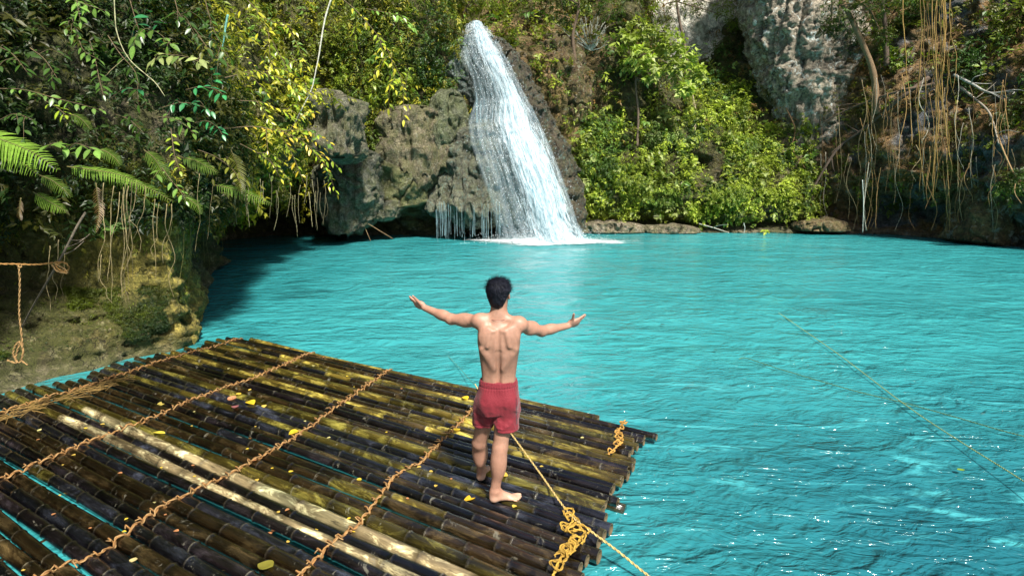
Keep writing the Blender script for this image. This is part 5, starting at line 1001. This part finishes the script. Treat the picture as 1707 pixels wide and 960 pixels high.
def fern(label, pts, Y, W, col, n=34, group=None):
    n = int(n * .62)
    g = np.random.default_rng(int(pts[0][0] * 3 + pts[0][1])); Pp = [at(x, y, Y=Y) for x, y in pts]; C_ = catmull(Pp, n + 6); T = norm(np.gradient(C_, axis=0)); root = empty('fern_frond', C_[0], label, 'fern', group)
    ms = MB(); tube(ms, C_, np.linspace(.006, .002, len(C_)), 5, (.12, .10, .03)); part('stem', ms.mesh('stem'), M_stem, root); mb = MB()
    Nn = norm(up * .75 + np.array([.0, -.75, 0]))
    for i in range(2, len(C_)):
        s_ = i / len(C_); l = W * math.sin(math.pi * min(1, (s_ * .93 + .07)) ** .75) ** .8 + .006
        for sd in (-1, 1):
            S = norm(np.cross(T[i], Nn)) * sd; D = norm(S + T[i] * .45 - up * .18 + g.normal(0, .07, 3)); k = 7; q_ = np.linspace(0, 1, k); cen = C_[i] + D * (q_ * l)[:, None] - up * (.22 * l * q_ ** 2)[:, None]; X_ = norm(np.cross(D, Nn)); wd = .085 * l * (1 - q_) ** .6 * (1 + .35 * (np.arange(k) % 2)) + .001
            V = np.stack([cen - X_ * wd[:, None] * .8, cen + X_ * wd[:, None] * .8], 1).reshape(-1, 3); mb.add(V, grid_quads(k, 2), col=col * g.uniform(.75, 1.2) * (.9 + .3 * s_))
    part('foliage', mb.mesh('foliage', False), M_lf, root)
FG = LG * [1.0, .95, .6]
fern('large bright fern frond reaching in from the left edge', [(-60, 205), (0, 232), (50, 252), (95, 282)], 4.9, .16, FG * 1.3, 40)
fern('second bright fern frond just under the largest one', [(-50, 225), (-5, 245), (35, 270), (60, 290)], 4.9, .13, FG, 34)
fern('long fern frond arching right across the middle of the bank', [(112, 278), (150, 283), (200, 292), (242, 310)], 5.1, .085, FG * 1.1, 44)
fern('long fern frond below the arching one', [(165, 290), (205, 300), (250, 315), (288, 336)], 5.2, .075, FG * .8, 40)
fern('short fern frond hanging by the brown frond', [(55, 320), (75, 332), (92, 342), (110, 352)], 5.1, .075, FG * .8, 26)
fern('dim fern frond behind the short frond', [(65, 292), (85, 300), (105, 315), (118, 328)], 5.3, .07, FG * .5, 26)
fern('fern frond pointing down in the middle of the bank', [(240, 250), (258, 265), (270, 285), (282, 302)], 5.5, .09, FG * .6, 30)
fern('fern frond stretching right under the teal shoots', [(300, 262), (325, 268), (345, 278), (362, 288)], 5.6, .085, FG * .6, 28)
fern('far fern frond over the yellow rock nose', [(355, 308), (390, 316), (420, 326), (452, 340)], 7.2, .10, FG * .9, 36)
fern('small fern frond above the long arching frond', [(160, 250), (175, 252), (190, 262), (200, 275)], 5.4, .07, FG * .6, 24)
fern('small fern frond hanging over the roots', [(305, 322), (315, 332), (328, 342), (334, 356)], 5.7, .06, FG * .7, 22)
fern('dim fern frond right of the pale rosette of leaves', [(385, 250), (395, 275), (400, 300), (402, 322)], 7.0, .10, OL * 1.6, 30)
fern('withered brown fern frond hanging straight down', [(160, 305), (163, 330), (165, 355), (160, 385)], 5.0, .055, np.array([.22, .13, .05]), 26)
fern('small withered frond at the far left', [(35, 330), (33, 345), (32, 355), (34, 366)], 5.0, .04, np.array([.12, .08, .03]), 18)
fern('dark fern frond under the spotted spray', [(115, 190), (130, 195), (142, 205), (150, 216)], 5.5, .06, FG * .5, 22)

# ------------------------------------------------------------------ vines, lianas and hanging roots
def vine(label, pts, Y, r, col, wob=.02, name='hanging_root', cat='root', group=None, g=rng, z=None):
    Ya, Yb = (Y, Y) if not hasattr(Y, '__len__') else Y; Pp = [at(x, y, Y=Ya + (Yb - Ya) * i / max(1, len(pts) - 1)) for i, (x, y) in enumerate(pts)]; C_ = catmull(Pp, 26); C_ = C_ + np.cumsum(g.normal(0, wob * .35, (26, 3)), 0) * [1, 1, .3]
    mb = MB(); tube(mb, C_, np.linspace(r, r * .55, 26) * g.uniform(.8, 1.2, 26), 5, col); return solo(name, mb.mesh(name), M_stem, label, cat, group)
vine('thin bare pale vine curving down across the left foliage', [(190, -5), (196, 55), (217, 100), (258, 137), (275, 160)], 5.3, .006, (.42, .40, .22), .003, 'bare_vine', 'vine')
vine('long bare white vine hanging beside the lone grey boulder', [(555, -10), (540, 40), (522, 140), (492, 205)], 12.0, .018, (.62, .60, .50), .01, 'bare_vine', 'vine')
vine('twig with blue green tint beside the olive bush', [(380, 25), (376, 55), (372, 80)], 6.6, .013, (.16, .40, .34), .003, 'painted_twig', 'twig')
vine('thin straight twig crossing the dark gap', [(175, 128), (200, 105), (215, 92)], 5.5, .004, (.3, .24, .12), .002, 'bare_twig', 'twig')
g = np.random.default_rng(9); GR = 'thin roots hanging under the left bank'
for x0, y0, x1, y1 in [(170, 345, 165, 470), (187, 350, 188, 505), (196, 360, 180, 470), (207, 345, 205, 500), (212, 350, 215, 505), (217, 345, 210, 495), (209, 350, 218, 470), (255, 372, 262, 470), (275, 380, 290, 498), (283, 380, 272, 440), (240, 350, 232, 420), (95, 440, 92, 500), (105, 450, 98, 510), (80, 450, 84, 520), (330, 330, 325, 420), (352, 340, 345, 400), (225, 340, 222, 400), (203, 352, 211, 512), (165, 465, 186, 505), (262, 380, 258, 430)]:
    vine('thin pale root hanging in the shade under the near left bank', [(x0 + 3, y0 - 40), (x0, y0), ((x0 + x1) / 2 + g.uniform(-9, 9), y0 * .6 + y1 * .4), ((x0 + x1) / 2 + g.uniform(-9, 9), y0 * .3 + y1 * .7), (x1, y1)], 5.9 + g.uniform(-.15, .3), g.uniform(.0022, .005), np.array([.42, .33, .16]) * g.uniform(.5, 1.1), .006, group=GR, g=g)
GR = 'thin roots on the rock nose'
for k in range(34):
    x = g.uniform(285, 420); y0 = 330 + g.uniform(-30, 60); h_, _ = hit(x, y0 + 30)
    if h_ is None or h_[1] > 17: continue
    y1 = y0 + g.uniform(40, 140); h2, _ = hit(x, y1)
    if h2 is None or h2[1] > 17: continue
    Yv = min(h_[1], h2[1]) - .12; vine('thin yellowish root trailing down the rock nose of the left bank', [(x, y0 - 20), (x + g.uniform(-6, 6), y0 * .6 + y1 * .4), (x + g.uniform(-9, 9), y0 * .2 + y1 * .8), (x + g.uniform(-4, 4), y1)], Yv, g.uniform(.003, .008), np.array([.40, .34, .10]) * g.uniform(.4, 1.2), .008, group=GR, g=g)
GR = 'roots hanging over the far left hollow'
for k in range(26):
    x = g.uniform(385, 545); y0 = 318 + g.uniform(-30, 10); vine('fine root hanging from the foliage over the dark far left hollow', [(x, y0), (x + g.uniform(-4, 4), y0 + 25), (x + g.uniform(-6, 6), y0 + g.uniform(35, 75))], 11.5 + (x - 385) * .05, g.uniform(.006, .012), np.array([.34, .30, .16]) * g.uniform(.4, 1.2), .012, group=GR, g=g)
GR = 'roots hanging over the dark hollow of the right cliff'
for k in range(78):
    x = g.uniform(1362, 1707) if k > 18 else g.uniform(1430, 1620); y0 = g.uniform(120, 300); h_, _ = hit(x, min(y0 + 40, 300))
    if h_ is None: continue
    h2, _ = hit(x, 285 + (x - 1360) * .04); Yv = min(h_[1], h2[1] if h2 is not None else 99) - g.uniform(.15, .6); y1 = min(y0 + g.uniform(50, 190), 385)
    vine('thin tan root hanging down the root hung right cliff', [(x, y0), (x + g.uniform(-9, 9), y0 * .65 + y1 * .35), (x + g.uniform(-9, 9), y0 * .3 + y1 * .7), (x + g.uniform(-6, 6), y1)], Yv, g.uniform(.006, .020), np.array([[.42, .25, .09], [.36, .27, .14], [.50, .46, .36], [.28, .16, .06]][k % 4]) * g.uniform(.6, 1.3), .022, group=GR, g=g)
for px, y1 in ((1438, 388), (1240, 388)): vine('pale root reaching all the way down to the water, %s' % ('under the right overhang' if px > 1300 else 'right of the middle tan shelf'), [(px, 300 if px > 1300 else 372), (px + 2, 340 if px > 1300 else 380), (px, y1)], 26.2 if px > 1300 else 27, .02, (.50, .55, .50), .01)
GR = 'long golden lianas'
for k in range(17):
    x = g.normal(1571, 13) if k > 3 else g.uniform(1500, 1620); y1 = g.uniform(120, 340); r = g.uniform(.009, .030)
    h_, _ = hit(x, 200); vine('golden brown liana in the long bundle falling from the top edge', [(x + g.uniform(-10, 10), -60), (x + g.uniform(-7, 7), 40), (x + g.uniform(-7, 7), y1 * .6), (x + g.uniform(-12, 12), y1)], h_[1] - 1.2 + g.uniform(-.5, .3), r, np.array([.36, .22, .06]) * g.uniform(.4, 1.1), .06, 'liana', 'liana', GR, g)
# fallen limbs across the right cliff
def limb(label, pts, off, r0, r1, col, name='fallen_branch', cat='branch', nsub=5):
    P = []
    for x, y in pts:
        h_, _ = hit(x, y); P.append(at(x, y, Y=(h_[1] if h_ is not None else 30) - off))
    C_ = catmull(P, 40); mb = MB(); tube(mb, C_, np.linspace(r0, r1, 40) * g.uniform(.9, 1.1, 40), 8, col)
    for _ in range(nsub):
        i = g.integers(5, 36); T = norm(C_[min(i + 1, 39)] - C_[i]); d = norm(T + g.normal(0, .6, 3)); ln = g.uniform(.5, 1.4); tube(mb, catmull([C_[i], C_[i] + d * ln * .5 + g.normal(0, .06, 3), C_[i] + d * ln + g.normal(0, .15, 3)], 10), np.linspace(r1 * .9, .008, 10), 5, col)
    return solo(name, mb.mesh(name), M_wood, label, cat)
limb('long dark fallen branch slanting across the right cliff', [(1548, 130), (1500, 165), (1440, 215), (1395, 250), (1352, 320)], .7, .10, .05, (.10, .07, .05), nsub=8)
limb('dark branch crossing above the long fallen branch', [(1560, 140), (1490, 155), (1420, 180), (1370, 205)], .8, .07, .03, (.13, .09, .06), nsub=7)
limb('pale grey driftwood limb right of the lianas', [(1590, 125), (1620, 140), (1650, 155), (1690, 150)], .8, .06, .025, (.36, .36, .33), nsub=7)
limb('grey limb slanting down at the right edge', [(1600, 145), (1625, 165), (1650, 190), (1665, 240)], .8, .05, .02, (.28, .25, .2), nsub=4)
limb('thin brown root crossing low on the right edge', [(1650, 190), (1670, 245), (1690, 290), (1707, 320)], .7, .04, .02, (.34, .22, .1), nsub=4)
limb('curved brown root below the rock pillar', [(1310, 180), (1325, 215), (1322, 250), (1345, 285)], .5, .04, .02, (.22, .13, .06), nsub=2)
limb('pale stick lying on the far shore ledge', [(1165, 373), (1190, 380), (1215, 388)], .9, .03, .02, (.5, .5, .42), nsub=1)
limb('thin pale root down the slope above the cave', [(1150, 125), (1155, 160), (1162, 195), (1158, 220)], .5, .03, .02, (.42, .36, .22), nsub=2)
# two sticks in the water below the blue grey rock
for a, b_, lab in (((605, 372), (618, 402), 'thin stick standing in the water below the blue grey rock'), ((612, 372), (655, 398), 'thin stick slanting into the water below the mossy ledge')): vine(lab, [a, ((a[0] + b_[0]) / 2, (a[1] + b_[1]) / 2), b_], 24.2, .016, (.30, .20, .10), .004, 'stick', 'stick')

# ------------------------------------------------------------------ trees
def tree(label, trunk, Y, r, crown, cols, L, n, bark=(.14, .10, .07), name='tree', wr_=.6, k=2, limbs=9, seed=1):
    """trunk: photo pixels from the foot up; crown: list of (px, py, rpx) clumps"""
    g = np.random.default_rng(seed); P = [at(x, y, Y=Y) for x, y in trunk]; C_ = catmull(P, 30); root = empty(name, C_[0], label, 'tree')
    mb = MB(); tube(mb, C_, np.linspace(r, r * .45, 30) * g.uniform(.92, 1.08, 30), 10, bark); cc = []
    for (px, py, rp) in crown:
        c0 = at(px, py, Y=Y - g.uniform(-.6, .9)); cc.append((c0, rp * Y / F)); i = g.integers(18, 30); tube(mb, catmull([C_[i], (C_[i] + c0) / 2 + g.normal(0, .15, 3) + [0, 0, .2], c0], 12), np.linspace(r * .4, r * .10, 12), 6, bark)
        for _ in range(3): d = norm(g.normal(0, 1, 3)); tube(mb, catmull([c0, c0 + d * rp * Y / F * .5 + [0, 0, .05], c0 + d * rp * Y / F * .95], 6), np.linspace(r * .12, .01, 6), 4, bark)
    part('trunk', mb.mesh('trunk'), M_wood, root); mb = MB(); per = n // len(cc)
    for c0, R in cc:
        P = c0 + norm(g.normal(0, 1, (per, 3))) * R * g.uniform(.25, 1.0, (per, 1)) ** .6 * [1, .8, .75]; Nl = norm(norm(P - c0) * .5 + up + g.normal(0, .3, (per, 3))); w_ = g.random((per, 1)); col = (cols[0] * (1 - w_) + cols[1] * w_) * g.uniform(.65, 1.2)
        sprigs(mb, P, Nl, norm(P - c0) + g.normal(0, .5, (per, 3)), L * g.uniform(.6, 1.2, per), k, col, wr_, g=g)
    part('crown', mb.mesh('crown', False), M_lf, root)
def Yh(px, py, d=.6): h_, _ = hit(px, py); return (h_[1] if h_ is not None else 30) - d
Yt = Yh(1062, 235, .5)
tree('slender tree with large pale yellow green leaves right of the waterfall', [(1062, 245), (1064, 190), (1060, 130), (1075, 85)], Yt, .07, [(1035, 68, 20), (1062, 55, 20), (1090, 62, 22), (1120, 72, 20), (1140, 95, 18), (1100, 95, 22), (1068, 92, 20), (1050, 108, 14), (1125, 115, 16), (1160, 122, 14), (1085, 120, 14), (1140, 148, 10)], (PALE, YG * 1.5), .33, 560, seed=4, wr_=.62, k=2)
tree('tree with dark wiry limbs in front of the pale limestone', [(1150, 130), (1140, 70), (1130, 20), (1120, -60)], Yh(1150, 130, .2), .10, [(1080, 8, 26), (1120, -10, 30), (1165, 5, 24), (1205, 12, 20), (1250, -5, 28), (1200, -30, 30), (1110, 40, 16), (1225, 35, 14)], (OL * 1.3, YG), .17, 700, seed=6, wr_=.42, k=3)
tree('leaning tree with brown trunk above the root hung cliff', [(1462, 190), (1455, 120), (1432, 60), (1400, -10), (1390, -60)], Yh(1462, 190, .4), .16, [(1400, 10, 28), (1450, 15, 26), (1470, 60, 18), (1430, -20, 34), (1490, -10, 30), (1385, 45, 16)], (OL * 1.1, MD), .17, 620, bark=(.2, .13, .07), seed=7, wr_=.42, k=3)
tree('straight dark trunked tree at the top right of the cliff', [(1478, 110), (1476, 50), (1470, -10), (1468, -70)], Yh(1478, 110, .6), .12, [(1520, -15, 30), (1465, -40, 36), (1550, 0, 20)], (OL, MD), .17, 300, bark=(.10, .07, .05), seed=8, wr_=.42, k=3)
tree('small tree leaning over the waterfall lip', [(760, 60), (775, 20), (800, -20), (830, -50)], 28.6, .09, [(790, 8, 18), (820, -8, 22), (860, 2, 24), (885, -20, 30), (760, -10, 20)], (OL * 1.1, YG), .16, 420, bark=(.12, .08, .05), seed=9, wr_=.42, k=3)
tree('olive tree at the top edge above the rust brown rock', [(960, 110), (955, 60), (965, 10), (960, -50)], Yh(960, 110, .3), .09, [(940, 20, 22), (985, 5, 24), (1020, 15, 24), (1000, -20, 32), (930, -15, 30)], (OL, MD), .16, 480, bark=(.12, .08, .05), seed=10, wr_=.42, k=3)
# bleached dead shrub
g = np.random.default_rng(21); mb = MB(); Yd = Yh(975, 80, 1.0); base = at(985, 85, Y=Yd)
for k in range(26):
    e = at(g.uniform(918, 1015), g.uniform(22, 78), Y=Yd + g.uniform(-.5, .5)); mid = base * .45 + e * .55 + g.normal(0, .12, 3); c_ = catmull([base, mid, e], 14); tube(mb, c_, np.linspace(.028, .007, 14), 5, (.55, .56, .48))
    for _ in range(3): i = g.integers(5, 13); tube(mb, [c_[i], c_[i] + norm(c_[13] - base + g.normal(0, .5, 3)) * g.uniform(.15, .4)], .007, 4, (.5, .52, .42))
solo('dead_shrub', mb.mesh('dead_shrub'), M_stem, 'bleached leafless shrub right of the waterfall top', 'shrub')
